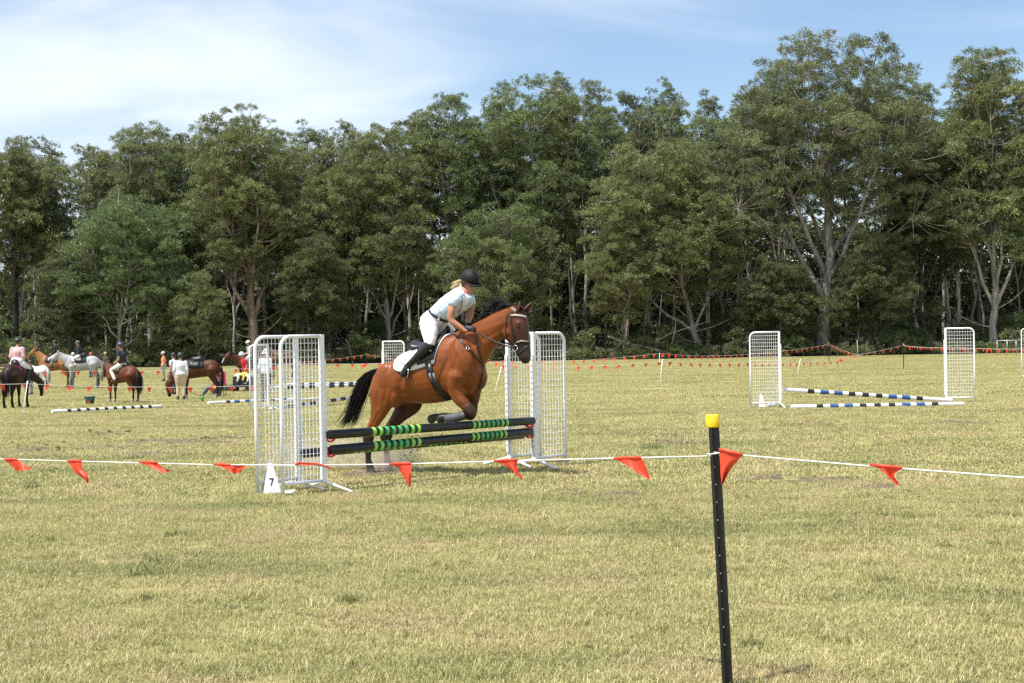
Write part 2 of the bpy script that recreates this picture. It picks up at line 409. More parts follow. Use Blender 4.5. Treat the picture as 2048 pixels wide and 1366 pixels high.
def point_mesh(name, pts, rotz, scl, idx, shade=None):
    me = bpy.data.meshes.new(name); me.vertices.add(len(pts)); me.vertices.foreach_set('co', np.ascontiguousarray(pts, dtype=np.float32).ravel())
    for an, arr in (('rotz', rotz), ('scl', scl), ('shade', np.full(len(pts), .5) if shade is None else shade)):
        q = me.attributes.new(an, 'FLOAT', 'POINT'); q.data.foreach_set('value', np.ascontiguousarray(arr, dtype=np.float32))
    q = me.attributes.new('pick', 'INT', 'POINT'); q.data.foreach_set('value', np.ascontiguousarray(idx, dtype=np.int32)); return me
def scatter(name, label, meshes, pts, rotz, scl, idx):
    o = link(name, point_mesh(name, pts, rotz, scl, idx)); tag(o, label, 'grass', kind='stuff')
    o.modifiers.new('scatter', 'NODES').node_group = scatter_group(name + '_set', meshes); return o
def field_points(y0, y1, dens, jitter=True):
    n = int((.5 * (y1 ** 2 - y0 ** 2) * .80 + 6 * (y1 - y0)) * dens)
    y = np.sqrt(RNG.random(n) * (y1 ** 2 - y0 ** 2) + y0 ** 2); k_ = RNG.random(n) < 6 * (y1 - y0) / (.4 * (y1 ** 2 - y0 ** 2) + 6 * (y1 - y0)); y = np.where(k_, y0 + (y1 - y0) * RNG.random(n), y)
    x = (RNG.random(n) - .5) * (.80 * y + 6)
    tt = np.clip((y - 22) / 53, 0, 1); z = -.5 * tt * tt * (3 - 2 * tt)
    return np.stack([x, y, z], 1)
BARE = []; gq = random.Random(12)
for (u, v, su, sv) in [(215, 866, 35, 3), (285, 884, 60, 6), (375, 886, 75, 7), (432, 878, 40, 4), (140, 899, 50, 4), (55, 903, 45, 4), (330, 906, 60, 4), (215, 893, 40, 4), (1370, 885, 60, 5), (1640, 965, 110, 6), (1530, 955, 70, 4), (1740, 975, 60, 4), (1900, 845, 45, 4), (1620, 848, 50, 3), (940, 1045, 60, 5),
                       (690, 948, 60, 8), (775, 944, 35, 6), (1180, 985, 70, 5), (1480, 1060, 60, 5), (640, 1310, 70, 14), (420, 1290, 60, 10), (1700, 1330, 80, 12), (330, 1180, 50, 9), (1260, 1240, 60, 9)]:
    a = ground(u, v); d_ = abs(ground(u, v - sv).y - ground(u, v + sv).y) / 2
    for k in range(5): BARE.append((a.x + gq.gauss(0, .55) * su * a.y / 3000, a.y + gq.gauss(0, .55) * d_, su * a.y / 3000 * gq.uniform(.25, .6), d_ * gq.uniform(.25, .6)))
def thin(p, keep=.18):
    m_ = np.ones(len(p), bool)
    for (x, y, a, b_) in BARE: m_ &= ~((((p[:, 0] - x) / a) ** 2 + ((p[:, 1] - y) / b_) ** 2 < 1) & (RNG.random(len(p)) > keep))
    return p[m_]
soil = MB()
for (x, y, a, b_) in BARE:
    if y < 15: continue
    n = 22; ph = gq.random() * 6; rim = []
    for k in range(n):
        w = 2 * math.pi * k / n; r_ = 1 + .25 * math.sin(3 * w + ph) + .15 * math.sin(7 * w + 2 * ph) + gq.uniform(-.08, .08); rim.append((x + a * r_ * math.cos(w), y + b_ * r_ * math.sin(w)))
    vs_ = [Vector((x, y, gz(y) + .016))] + [Vector((px, py, gz(py) + .013)) for px, py in rim] + [Vector((x + (px - x) * 1.12, y + (py - y) * 1.12, gz(py) - .02)) for px, py in rim]
    fs_ = [(0, 1 + k, 1 + (k + 1) % n) for k in range(n)] + [(1 + k, 1 + n + k, 1 + n + (k + 1) % n, 1 + (k + 1) % n) for k in range(n)]; soil.add(vs_, fs_)
tag(soil.build('bare_soil', mat('bare_soil', (.17, .128, .085), .95, noise=(11, .5), bump=1.0, bscale=45, spec=.1)), 'worn bare soil patches in the turf', 'soil', kind='stuff')
near = [blade_patch('turf_near_%d' % i, 480, .20, .012, .048, .0032, 100 + i) for i in range(6)]
near += [blade_patch('turf_tuft_%d' % i, 80, .07, .035, .10, .0034, 120 + i) for i in range(3)]
p = thin(field_points(5.0, 17, 46)); ix = RNG.integers(0, 6, len(p)); ix[RNG.random(len(p)) < .07] = RNG.integers(6, 9)
big = RNG.random(len(p)) < .05; ix[big] = RNG.integers(6, 9, big.sum())
scatter('lawn_grass', 'dry short grass blades over the near field', near, p, RNG.random(len(p)) * 6.28, .75 + .6 * RNG.random(len(p)), ix)
far = [blade_patch('turf_far_%d' % i, 420, .42, .02, .06, .0075, 200 + i) for i in range(4)]
weed = [blade_patch('weed_%d' % i, 70, .07, .05, .14, .006, 400 + i, 0.0, .35) for i in range(3)] + [blade_patch('dry_stalks_%d' % i, 26, .09, .07, .17, .0036, 420 + i, .75, 1.0) for i in range(3)]
q_ = field_points(6.5, 24, 1.1); q_ = q_[np.sin(q_[:, 0] * 1.3 + 2 * np.sin(q_[:, 1] * .7)) * np.sin(q_[:, 1] * 1.1 + q_[:, 0] * .4) > -.15]
scatter('weed_tufts', 'scattered green weed tufts and pale dry stalks in the field', weed, q_, RNG.random(len(q_)) * 6.28, .6 + .8 * RNG.random(len(q_)) ** 2, RNG.integers(0, 6, len(q_)))
p = thin(field_points(16.5, 42, 11), .3)
scatter('paddock_grass', 'dry short grass blades over the middle field around the jumps', far, p, RNG.random(len(p)) * 6.28, .7 + .6 * RNG.random(len(p)), RNG.integers(0, 4, len(p)))
far2 = [blade_patch('turf_farther_%d' % i, 380, .9, .02, .06, .016, 300 + i) for i in range(4)]
p = field_points(41, 140, 1.9)
scatter('distant_grass', 'short grass of the far field below the trees', far2, p, RNG.random(len(p)) * 6.28, .7 + .5 * RNG.random(len(p)), RNG.integers(0, 4, len(p)))

# torn turf clods and droppings lying where the horses cut up the ground
clod = MB(); g = random.Random(5)
def clod_at(x, y, s):
    a = g.random() * 6.28
    clod.ellipsoid((x, y, gz(y) + s * .25), (s * math.cos(a), s * math.sin(a), 0), (-s * .7 * math.sin(a), s * .7 * math.cos(a), 0), (s * .1, 0, s * .5), 6, 4)
for (u, v, n, su, sv, sz) in [(215, 866, 10, 60, 4, .05), (290, 885, 40, 130, 12, .035), (430, 878, 18, 60, 8, .035), (140, 900, 16, 60, 6, .04), (560, 890, 8, 60, 10, .03),
                         (1370, 885, 14, 120, 8, .03), (1640, 850, 16, 200, 10, .03), (1900, 845, 12, 100, 10, .03), (1350, 870, 8, 120, 6, .03), (900, 880, 12, 150, 14, .025), (1650, 960, 26, 220, 14, .02), (980, 1040, 9, 220, 20, .016), (60, 890, 10, 60, 8, .035), (600, 1180, 5, 400, 90, .01)]:
    for _ in range(n):
        q = ground(u + g.gauss(0, su * .5), v + g.gauss(0, sv * .5)); clod_at(q.x, q.y, 1.0 * sz * (.4 + 1.0 * g.random()))
o = clod.build('turf_clods', mat('torn_earth', (.065, .05, .036), .95, noise=(30, .4), spec=.1)); tag(o, 'dark torn turf clods scattered over the field', 'earth', kind='stuff')

# ------------------------------------------------------------------ forest
def leaf_material(name, lo, hi):
    M = bpy.data.materials.new(name); M.use_nodes = True; t = M.node_tree; b = t.nodes['Principled BSDF']
    a = N(t, 'ShaderNodeAttribute', attribute_name='tint'); ai = N(t, 'ShaderNodeAttribute', attribute_name='shade'); ai.attribute_type = 'INSTANCER'
    m1 = N(t, 'ShaderNodeMath', operation='MULTIPLY'); m1.inputs[1].default_value = .4; t.links.new(a.outputs['Fac'], m1.inputs[0])
    m2 = N(t, 'ShaderNodeMath', operation='MULTIPLY_ADD'); m2.inputs[1].default_value = .6; t.links.new(ai.outputs['Fac'], m2.inputs[0]); t.links.new(m1.outputs[0], m2.inputs[2])
    h = N(t, 'ShaderNodeMixRGB'); t.links.new(m2.outputs[0], h.inputs[0])
    h.inputs[1].default_value = (*lo, 1); h.inputs[2].default_value = (*hi, 1)
    t.links.new(h.outputs[0], b.inputs['Base Color']); b.inputs['Roughness'].default_value = .45; b.inputs['Specular IOR Level'].default_value = .4
    tr = N(t, 'ShaderNodeBsdfTranslucent'); t.links.new(h.outputs[0], tr.inputs[0])
    ms = N(t, 'ShaderNodeMixShader'); ms.inputs[0].default_value = .32
    t.links.new(b.outputs[0], ms.inputs[1]); t.links.new(tr.outputs[0], ms.inputs[2]); t.links.new(ms.outputs[0], t.nodes['Material Output'].inputs[0])
    return M
LEAF = {'olive': leaf_material('leaf_olive', (.050, .066, .024), (.285, .312, .118)),
        'green': leaf_material('leaf_green', (.046, .066, .024), (.245, .295, .108)),
        'fresh': leaf_material('leaf_fresh', (.052, .085, .030), (.215, .285, .108)),
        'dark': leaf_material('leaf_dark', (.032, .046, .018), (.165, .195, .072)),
        'grey': leaf_material('leaf_grey', (.050, .064, .028), (.262, .285, .124))}
def bark_material(name, lo, hi, scale=1.0):
    M = bpy.data.materials.new(name); M.use_nodes = True; t = M.node_tree; b = t.nodes['Principled BSDF']
    tc_ = N(t, 'ShaderNodeTexCoord'); mp_ = N(t, 'ShaderNodeMapping'); mp_.inputs['Scale'].default_value = (2.2 * scale, 2.2 * scale, .35 * scale); t.links.new(tc_.outputs['Object'], mp_.inputs[0])
    nz = N(t, 'ShaderNodeTexNoise'); nz.inputs['Scale'].default_value = 1.6; nz.inputs['Detail'].default_value = 7; t.links.new(mp_.outputs[0], nz.inputs['Vector'])
    rp = N(t, 'ShaderNodeMapRange'); rp.inputs['From Min'].default_value = .35; rp.inputs['From Max'].default_value = .65; t.links.new(nz.outputs[0], rp.inputs['Value'])
    h = N(t, 'ShaderNodeMixRGB'); t.links.new(rp.outputs[0], h.inputs[0]); h.inputs[1].default_value = (*lo, 1); h.inputs[2].default_value = (*hi, 1)
    t.links.new(h.outputs[0], b.inputs['Base Color']); b.inputs['Roughness'].default_value = .85
    bp_ = N(t, 'ShaderNodeBump'); bp_.inputs['Strength'].default_value = .7; bp_.inputs['Distance'].default_value = .08; t.links.new(nz.outputs[0], bp_.inputs['Height']); t.links.new(bp_.outputs[0], b.inputs['Normal'])
    return M
BARK = {'pale': bark_material('bark_pale', (.22, .195, .165), (.52, .48, .42)), 'grey': bark_material('bark_grey', (.13, .115, .10), (.34, .305, .265)),
        'dark': bark_material('bark_dark', (.03, .026, .022), (.09, .075, .062)), 'tan': bark_material('bark_tan', (.13, .09, .06), (.33, .26, .19))}

def puff(name, mat_, seed, tufts, per, L, Wd):
    """one domed spray of foliage of about unit radius, made of small drooping leaf tufts"""
    g = np.random.default_rng(seed); n = tufts * per
    d = g.normal(size=(tufts, 3)); d /= np.linalg.norm(d, axis=1)[:, None]; d[:, 2] = np.where(d[:, 2] < -.15, -d[:, 2] * .8, d[:, 2])
    rad = .62 + .36 * g.random(tufts); c = d * rad[:, None] * np.array([1, 1, .84]); c[:, 2] -= .12
    c = np.repeat(c, per, 0); dd = np.repeat(d, per, 0)
    o_ = g.normal(size=(n, 3)) * .135; o_[:, 2] *= .75; p = c + o_
    ax = dd * np.array([.8, .8, .25]) + np.array([0, 0, -.32]) + o_ * 2.2 + g.normal(size=(n, 3)) * .35; ax /= np.linalg.norm(ax, axis=1)[:, None]
    sd = np.cross(ax, g.normal(size=(n, 3))); sd /= np.linalg.norm(sd, axis=1)[:, None] + 1e-9
    A = ax * (L * (.6 + .8 * g.random(n)))[:, None]; S = sd * (Wd * (.6 + .8 * g.random(n)))[:, None] * .5
    V = np.stack([p, p + A * .45 + S, p + A, p + A * .45 - S], 1).reshape(-1, 3); F = np.arange(len(V)).reshape(-1, 4)
    return fast_mesh(name, V, F, [mat_], False, {'tint': np.repeat(g.random(n), 4)})
PUFFS = {}
def puff_set(leaf, kind):
    key = 'foliage_%s_%s' % (leaf, kind)
    if key not in PUFFS:
        tu, pe, L, Wd = {'fine': (16, 30, .20, .072), 'mid': (16, 20, .22, .09), 'far': (10, 10, .36, .17)}[kind]
        PUFFS[key] = scatter_group(key, [puff('%s_%d' % (key, i), LEAF[leaf], 17 * i + 3, tu, pe, L, Wd) for i in range(7)])
    return PUFFS[key]
T_FRONT, T_MID, T_FAR = 'fine', 'mid', 'far'
def crown_object(name, clumps, kind, leaf, g, parent=None):
    """clumps: (x, y, z, radius, shade)"""
    C = np.array(clumps); n = len(C)
    o = link(name, point_mesh(name, C[:, :3], g.random(n) * 6.283, C[:, 3], g.integers(0, 7, n), C[:, 4]))
    o.modifiers.new('foliage', 'NODES').node_group = puff_set(leaf, kind)
    if parent is not None: o.parent = parent; o['kind'] = 'stuff'
    return o
def bez(p0, p1, p2, n):
    return [p0 * (1 - t_) ** 2 + p1 * 2 * t_ * (1 - t_) + p2 * t_ ** 2 for t_ in [i / (n - 1) for i in range(n)]]
def tree(name, label, u, Y, top_v, u0, u1, bot_v, leaf, bark, r_trunk, n_cl, tm, seed, lean=0.0, group=None, forks=8, cl_r=(1.0, 1.9), fill=.5, shape=.45, dead=0):
    g = np.random.default_rng(seed); base = xg(u, Y); s = Y / FPX
    top = at_depth((u0 + u1) / 2, top_v + 14, Y).z; bot = at_depth(u, bot_v, Y).z
    cx = at_depth((u0 + u1) / 2, 500, Y).x; rx = (u1 - u0) / 2 * s
    H = top - bot
    root = thing(name, base, label, 'tree', group)
    b0 = Vector((0, 0, 0)); cxl = cx - base.x
    # trunk: a gently bent line from the root to two thirds of the crown
    tt_ = Vector((cxl * .8 + lean, 0, bot - base.z + H * .62))
    mid_ = Vector((cxl * .15 + g.normal() * .5, g.normal() * .4, (bot - base.z) * .65))
    tr_pts = bez(Vector((0, 0, -.15)), mid_, tt_, 10)
    wob = [Vector((g.normal() * .12, g.normal() * .12, 0)) if 0 < i < 9 else Vector() for i in range(10)]
    tr_pts = [p + w for p, w in zip(tr_pts, wob)]
    wood = MB(); rad = [r_trunk * (1.25 if i == 0 else 1 - .80 * i / 9) for i in range(10)]
    wood.tube(tr_pts, rad, 9)
    # limbs
    nodes = [(p, r) for p, r in list(zip(tr_pts, rad))[4:]]
    limbs = []; ends = [Vector((cxl, 0, bot - base.z + H * .86)), Vector((cxl + rx * .3 * g.normal(), 0, bot - base.z + H * .72))]
    for k in range(forks):
        i = int(3 + 6 * (k + .5) / forks); st = tr_pts[min(i, 9)]; rr = rad[min(i, 9)] * .66
        a = 2.4 * k + g.random(); h = bot - base.z + H * (.15 + .75 * (k + .5) / forks)
        hf = (h - (bot - base.z)) / H; env = math.sqrt(max(.05, 1 - ((hf - shape) / .62) ** 2))
        e = Vector((cxl + math.cos(a) * rx * env * (.55 + .35 * g.random()), math.sin(a) * rx * .75 * env * .7, h + .12 * H))
        c1 = (st + e) / 2 + Vector((0, 0, -.06 * H + g.normal() * .4)); L = bez(st, c1, e, 7)
        L = [q + (Vector((g.normal(), g.normal(), g.normal())) * .13 if 0 < j < 6 else Vector()) for j, q in enumerate(L)]
        rr = max(rr, .07); wood.tube(L, [max(rr * (1 - .75 * j / 6), .04) for j in range(7)], 6, cap=False); limbs += L[2:]
        nodes += [(q, rr * (1 - .8 * j / 6)) for j, q in enumerate(L)][2:]; ends.append(e + Vector((0, 0, .03 * H)))
        side = L[4] + Vector((g.normal() * rx * .3, g.normal() * rx * .25, .08 * H)); ends.append(side); wood.tube(bez(L[3], (L[3] + side) / 2 + Vector((0, 0, -.02 * H)), side, 5), [max(rr * .4 * (1 - .18 * j), .025) for j in range(5)], 5, cap=False); nodes.append((side, .05))
    # clumps in the crown envelope
    cl = []; tries = 0; lob = [(g.random() * 6.28, g.random()) for _ in range(5)]; n_cl = int(n_cl * 2.75)
    pos = np.zeros((n_cl + 12, 4)); m_ = 0
    while m_ < n_cl and tries < n_cl * 45:
        tries += 1
        e_ = ends[g.integers(0, len(ends))]; rc = .66 * (cl_r[0] + (cl_r[1] - cl_r[0]) * g.random() ** 1.3)
        dv = g.normal(size=3) * np.array([rx * .175, rx * .19, min(rx * .15, H * .085)]); q = np.array([e_.x, e_.y, e_.z]) + dv
        hf = (q[2] - (bot - base.z)) / H; env = math.sqrt(max(0, 1 - ((hf - shape) / (.64 if hf > shape else shape + .18)) ** 2)) if -.18 < hf < 1.04 else 0
        if ((q[0] - cxl) / (rx * 1.06 + .01)) ** 2 + (q[1] / (rx * .9)) ** 2 > (env * (1.0 + .28 * ((int(e_.x * 7) + int(e_.z * 5)) % 3 == 0))) ** 2: continue
        if m_ and (np.linalg.norm((pos[:m_, :3] - q) * np.array([1, .8, 1.1]), axis=1) < .56 * (rc + pos[:m_, 3])).any(): continue
        pos[m_] = (*q, rc); m_ += 1
        cl.append((*q, rc, float(np.clip(.18 + .7 * g.random() + .12 * hf, 0, 1))))
    for k in range(9):      # loose sprays standing above the crown
        a = g.random() * 6.283; rr = .55 * g.random(); cl.append((cxl + math.cos(a) * rx * rr, math.sin(a) * rx * rr, top - base.z + (-.2 + 1.9 * g.random()) * (1 - rr), .38 + .36 * g.random(), .5 + .3 * g.random()))
    # twigs tie the clumps to the nearest limb
    for (x, y, z, rc, ti) in cl:
        q = Vector((x, y, z - .15 * rc)); bn = min(nodes, key=lambda w: (w[0] - q).length + (2.5 if w[0].z > q.z else 0)); d = (bn[0] - q).length
        if d > .4:
            c1 = (bn[0] + q) / 2 + Vector((0, 0, -.12 * d)); wood.tube(bez(bn[0], c1, q, 5), [max(.028, min(bn[1] * .55, .09) * (1 - .16 * j)) for j in range(5)], 5, cap=False)
    for k in range(dead):
        st = tr_pts[2 + k % 3]; a = g.random() * 6.28; sgn = 1 if k % 2 else -1
        e = st + Vector((sgn * (2 + 3 * g.random()), -.8 - g.random(), .4 + 1.8 * g.random())); wood.tube(bez(st, (st + e) / 2 + Vector((0, 0, -.6)), e, 6), [.09, .075, .06, .05, .035, .02], 5, cap=False)
    wo = wood.build('trunk', BARK[bark]); wo.parent = root
    crown_object('crown', cl, tm, leaf, g, root)
    return root
def shrub(name, label, u, Y, top_v, w_px, leaf, n_cl, tm, seed, group):
    g = np.random.default_rng(seed); base = xg(u, Y); s = Y / FPX; h = at_depth(u, top_v, Y).z - base.z; w = w_px * s / 2
    root = thing(name, base, label, 'shrub', group); wood = MB(); cl = []
    for k in range(n_cl):
        a = g.random() * 6.283; hf = (k + .5) / n_cl; rr = w * math.sqrt(g.random()) * math.sqrt(max(.1, 1 - (hf - .35) ** 2 * 1.6))
        rc = .55 + .6 * g.random(); cl.append((math.cos(a) * rr, math.sin(a) * rr, max(.35, hf * h - rc * .4), rc * .9, .2 + .6 * g.random()))
    for k in range(4):
        a = g.random() * 6.28; e = Vector((math.cos(a) * w * .5, math.sin(a) * w * .5, h * (.5 + .35 * g.random())))
        wood.tube(bez(Vector((.1 * math.cos(a), .1 * math.sin(a), -.1)), Vector((e.x * .2, e.y * .2, e.z * .6)), e, 6), [.07, .06, .05, .04, .03, .02], 5)
    wo = wood.build('stem', BARK['grey']); wo.parent = root
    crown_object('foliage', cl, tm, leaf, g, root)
    return root
FRONT = [  # label, u, Y, top_v, u0, u1, bot_v, leaf, bark, trunk radius, clumps, seed, extra
 ('dark trunked gum at the far left edge behind the riders', 28, 150, 290, -70, 130, 600, 'olive', 'dark', .48, 85, 1, dict(forks=8)),
 ('broad light green tree behind the navy jacketed rider', 232, 143, 392, 125, 385, 690, 'fresh', 'grey', .26, 130, 2, dict(cl_r=(.9, 1.7), shape=.4)),
 ('tall olive gum rising behind the broad light green tree', 300, 158, 258, 175, 392, 560, 'olive', 'grey', .40, 100, 3, {}),
 ('tall gum with a straight tan trunk behind the standing wings', 517, 144, 230, 362, 602, 560, 'olive', 'tan', .62, 130, 4, dict(dead=4, forks=10)),
 ('slim olive gum right of the tan trunked gum', 660, 152, 335, 590, 715, 640, 'olive', 'grey', .24, 62, 5, {}),
 ('wide bushy olive gum left of the mounted rider in white', 775, 147, 268, 640, 872, 655, 'olive', 'grey', .34, 140, 6, dict(dead=2)),
 ('tall gum with a pale leaning trunk above the rider in white', 905, 150, 198, 838, 968, 520, 'green', 'pale', .40, 75, 7, dict(cl_r=(1.0, 1.8))),
 ('tallest gum of the middle, pale forked stems above the horse head', 1075, 152, 165, 950, 1190, 560, 'green', 'pale', .44, 130, 8, dict(forks=11)),
 ('low spreading olive gum between rider and forked gum', 985, 144, 420, 900, 1120, 660, 'green', 'grey', .22, 75, 9, {}),
 ('broad olive gum with two crossed grey trunks right of the horse', 1400, 145, 290, 1175, 1475, 640, 'olive', 'grey', .40, 165, 12, dict(forks=11, dead=3)),
 ('giant spreading gum with a thick grey trunk, tallest of all', 1645, 146, 80, 1440, 1895, 520, 'grey', 'grey', .80, 220, 14, dict(forks=14, dead=3, cl_r=(1.0, 2.0), shape=.42)),
 ('dense dark green gum right of the giant gum', 1845, 150, 285, 1770, 1935, 600, 'dark', 'dark', .34, 85, 16, {}),
 ('tall olive gum with a pale trunk near the right edge', 1985, 147, 112, 1890, 2110, 560, 'olive', 'pale', .46, 135, 17, dict(forks=10, dead=2)),
 ('grey gum standing half out of the right edge', 2075, 144, 240, 2010, 2170, 600, 'green', 'pale', .40, 80, 18, {}),
 ('slender sapling gum with yellow green leaves by the fallen branch', 1248, 141, 440, 1170, 1325, 690, 'olive', 'tan', .13, 70, 19, dict(cl_r=(.7, 1.3))),
 ('small bushy tree with yellowish leaves behind the grazing horse', 400, 140, 560, 345, 455, 700, 'olive', 'grey', .12, 40, 20, dict(cl_r=(.7, 1.2))),
 ('dark leafy tree between the tan gum and the wide bushy gum', 625, 142, 480, 560, 700, 700, 'dark', 'dark', .2, 70, 21, dict(cl_r=(.8, 1.5))),
 ('dark understorey tree under the giant gum, to its right', 1745, 143, 470, 1670, 1830, 690, 'dark', 'dark', .2, 75, 22, dict(cl_r=(.8, 1.5))),
 ('dark understorey tree under the giant gum, to its left', 1540, 143, 520, 1470, 1625, 700, 'dark', 'dark', .18, 65, 23, dict(cl_r=(.8, 1.5))),
 ('dark leafy tree behind the pink rider', 130, 145, 500, 50, 200, 710, 'dark', 'grey', .22, 75, 24, dict(cl_r=(.8, 1.5))),
]
for (lb, u, Y, tv, u0, u1, bv, lf, bk, rt, nc, sd, kw) in FRONT:
    tree('gum_tree', lb, u, Y, tv, u0, u1, bv, lf, bk, rt, nc, T_FRONT, sd, **kw)
ANCH = [(40, 'the pink rider'), (120, 'the dun horse'), (165, 'the grey horse'), (245, 'the bay pony'), (328, 'the man in orange'), (362, 'the woman in white'), (425, 'the grazing horse'), (485, 'the navy cart'), (575, 'the nearest wings'), (690, 'the tail of the jumping horse'), (790, 'the white saddle pad'), (900, 'the jumping rider'), (985, 'the mane of the jumping horse'), (1045, 'the head of the jumping horse'),
        (1110, 'the right wings of the front jump'), (1210, 'the gap right of the front jump'), (1320, 'the far white stake'), (1430, 'the yellow post cap'), (1530, 'the wing with the marker'), (1645, 'the thick gum trunk'), (1720, 'the slanting pole'), (1807, 'the pale capped post'), (1920, 'the far right wing'), (2025, 'the grey rail frame')]
SEEN = {}
def where(u, head):
    au, nm = min(ANCH, key=lambda q: abs(q[0] - u)); rel = 'behind' if abs(u - au) < 16 else ('left of' if u < au else 'right of')
    if u < -5: rel, nm = 'beyond', 'the left edge of the picture'
    if u > 2053: rel, nm = 'beyond', 'the right edge of the picture'
    lb = '%s %s %s' % (head, rel, nm); k = SEEN.get(lb, 0); SEEN[lb] = k + 1
    return lb + ('' if k == 0 else ', a second one' if k == 1 else ', a third one')
NARROW = [(45, 300, 75), (110, 318, 70), (195, 300, 70), (262, 282, 75), (350, 300, 70), (412, 285, 70), (470, 262, 75), (560, 268, 75), (600, 300, 70), (655, 285, 70), (715, 290, 75), (800, 262, 70), (850, 222, 75), (950, 232, 75), (1015, 215, 75), (1140, 200, 75), (1215, 215, 75), (1290, 222, 80), (1355, 205, 75), (1440, 235, 80), (1490, 215, 80), (1560, 190, 80), (1775, 180, 85), (1840, 205, 80), (1915, 230, 80), (1955, 190, 75)]
for k, (u, tv, w) in enumerate(NARROW):
    tree('gum_tree', where(u, ['slender olive', 'slender green', 'slender grey leaved'][k % 3] + ' gum'), u + 8 * math.sin(k * 3), 151 + 3 * (k % 3), tv + 12, u - w * .62, u + w * .62, tv + 250 + 30 * (k % 4), ['olive', 'green', 'grey'][k % 3], ['pale', 'grey', 'pale'][k % 3], .2, 44, T_FRONT, 900 + k, group='slender gums standing between the big ones', forks=8, cl_r=(.9, 1.7))
GB = 'back row gums whose tops show between the front trees'
BACK = [(75, 285, 130), (180, 300, 120), (345, 265, 120), (435, 300, 110), (610, 258, 130), (690, 250, 90), (820, 235, 110), (1010, 182, 70), (1120, 158, 90), (1180, 170, 100), (1250, 195, 90),
        (1330, 172, 110), (1415, 200, 90), (1500, 205, 110), (1560, 150, 120), (1840, 170, 110), (1905, 215, 90), (1960, 160, 120), (-40, 300, 120), (2100, 160, 120), (500, 330, 130), (930, 260, 110), (735, 290, 110), (1690, 200, 150), (260, 330, 120), (1080, 230, 110), (1290, 250, 120)]
for k, (u, tv, w) in enumerate(BACK):
    tree('gum_tree', where(u, ['grey leaved', 'olive', 'dark', 'green'][k % 4] + ' tall back row gum'), u, 163 + 5 * (k % 3), tv, u - w / 2, u + w / 2, tv + 260, ['grey', 'olive', 'dark', 'green'][k % 4], ['pale', 'grey', 'dark'][k % 3], .26, 46, T_MID, 300 + k, group=GB, forks=6, cl_r=(1.0, 1.9), fill=.35)
SH = [(-20, 640, 120), (60, 655, 110), (150, 640, 120), (250, 620, 130), (330, 640, 110), (455, 650, 100), (570, 630, 130), (690, 640, 120), (760, 630, 120), (850, 650, 110), (940, 640, 120), (1020, 630, 110),
      (1100, 640, 120), (1190, 620, 110), (1300, 650, 110), (1360, 640, 90), (1460, 620, 120), (1530, 640, 120), (1600, 650, 80), (1700, 630, 120), (1780, 610, 120), (1860, 620, 120), (1930, 640, 110), (2010, 640, 110), (2080, 620, 120)]
for k, (u, tv, w) in enumerate(SH):
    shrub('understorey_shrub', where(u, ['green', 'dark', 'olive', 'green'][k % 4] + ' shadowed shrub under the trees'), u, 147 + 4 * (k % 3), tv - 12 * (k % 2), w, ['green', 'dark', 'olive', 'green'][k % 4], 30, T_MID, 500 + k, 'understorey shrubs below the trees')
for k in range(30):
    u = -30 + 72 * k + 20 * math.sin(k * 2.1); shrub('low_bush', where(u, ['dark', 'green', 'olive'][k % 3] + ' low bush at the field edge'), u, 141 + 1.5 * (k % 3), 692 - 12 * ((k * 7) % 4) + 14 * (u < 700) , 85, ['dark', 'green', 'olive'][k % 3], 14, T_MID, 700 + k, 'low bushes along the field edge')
# slim bare stems seen against the dark of the wood
g = random.Random(3)
for k in range(40):
    u = -10 + 52.5 * k + g.uniform(-18, 18); Y = 150 + g.uniform(0, 18); b0 = xg(u, Y); h = g.uniform(9, 15); lx = g.uniform(-1.4, 1.4)
    mb = MB(); r0 = g.uniform(.08, .2)
    pts = [b0 + Vector((lx * q * q + g.uniform(-.1, .1), g.uniform(-.1, .1), -.1 + h * q)) for q in (0, .2, .4, .6, .8, 1)]
    mb.tube(pts, [r0 * (1 - .6 * q / 5) for q in range(6)], 7)
    if k % 2:
        e = pts[3] + Vector((g.uniform(-2, 2), g.uniform(-1, 0), g.uniform(.8, 2.5))); mb.tube(bez(pts[3], (pts[3] + e) / 2 + Vector((0, 0, -.2)), e, 5), [r0 * .5, r0 * .4, r0 * .3, r0 * .2, .02], 5)
    o = mb.build('bare_stem', BARK[['pale', 'grey', 'grey', 'dark'][k % 4]], None, True, b0)
    tag(o, where(u, ['pale', 'grey', 'grey', 'dark'][k % 4] + ' slim bare stem in the wood,'), 'tree', 'slim stems inside the wood')
# leaf-littered forest floor, rising to a low ridge behind the wood
xs = np.linspace(-420, 420, 43); ys = np.array([139.5, 141, 150, 165, 180, 195, 210, 230, 260, 400])
GX, GY = np.meshgrid(xs, ys); k_ = np.clip((GY - 165) / 65, 0, 1); GZ = -.496 + 13 * k_ * k_ * (3 - 2 * k_) + .25 * np.sin(GX * .5) * (GY > 150) + 2.0 * np.sin(GX * .05 + 1) * k_
V = np.stack([GX.ravel(), GY.ravel(), GZ.ravel()], 1); nx, ny = len(xs), len(ys)
ii = (np.arange(ny - 1)[:, None] * nx + np.arange(nx - 1)[None, :]).ravel(); F = np.stack([ii, ii + 1, ii + nx + 1, ii + nx], 1)
o = link('forest_floor', fast_mesh('forest_floor', V, F, [mat('leaf_litter', (.06, .05, .03), .95, noise=(.6, .5), bump=.6, bscale=3, spec=.1)], True)); tag(o, 'leaf littered forest floor under the trees', 'terrain', kind='structure')
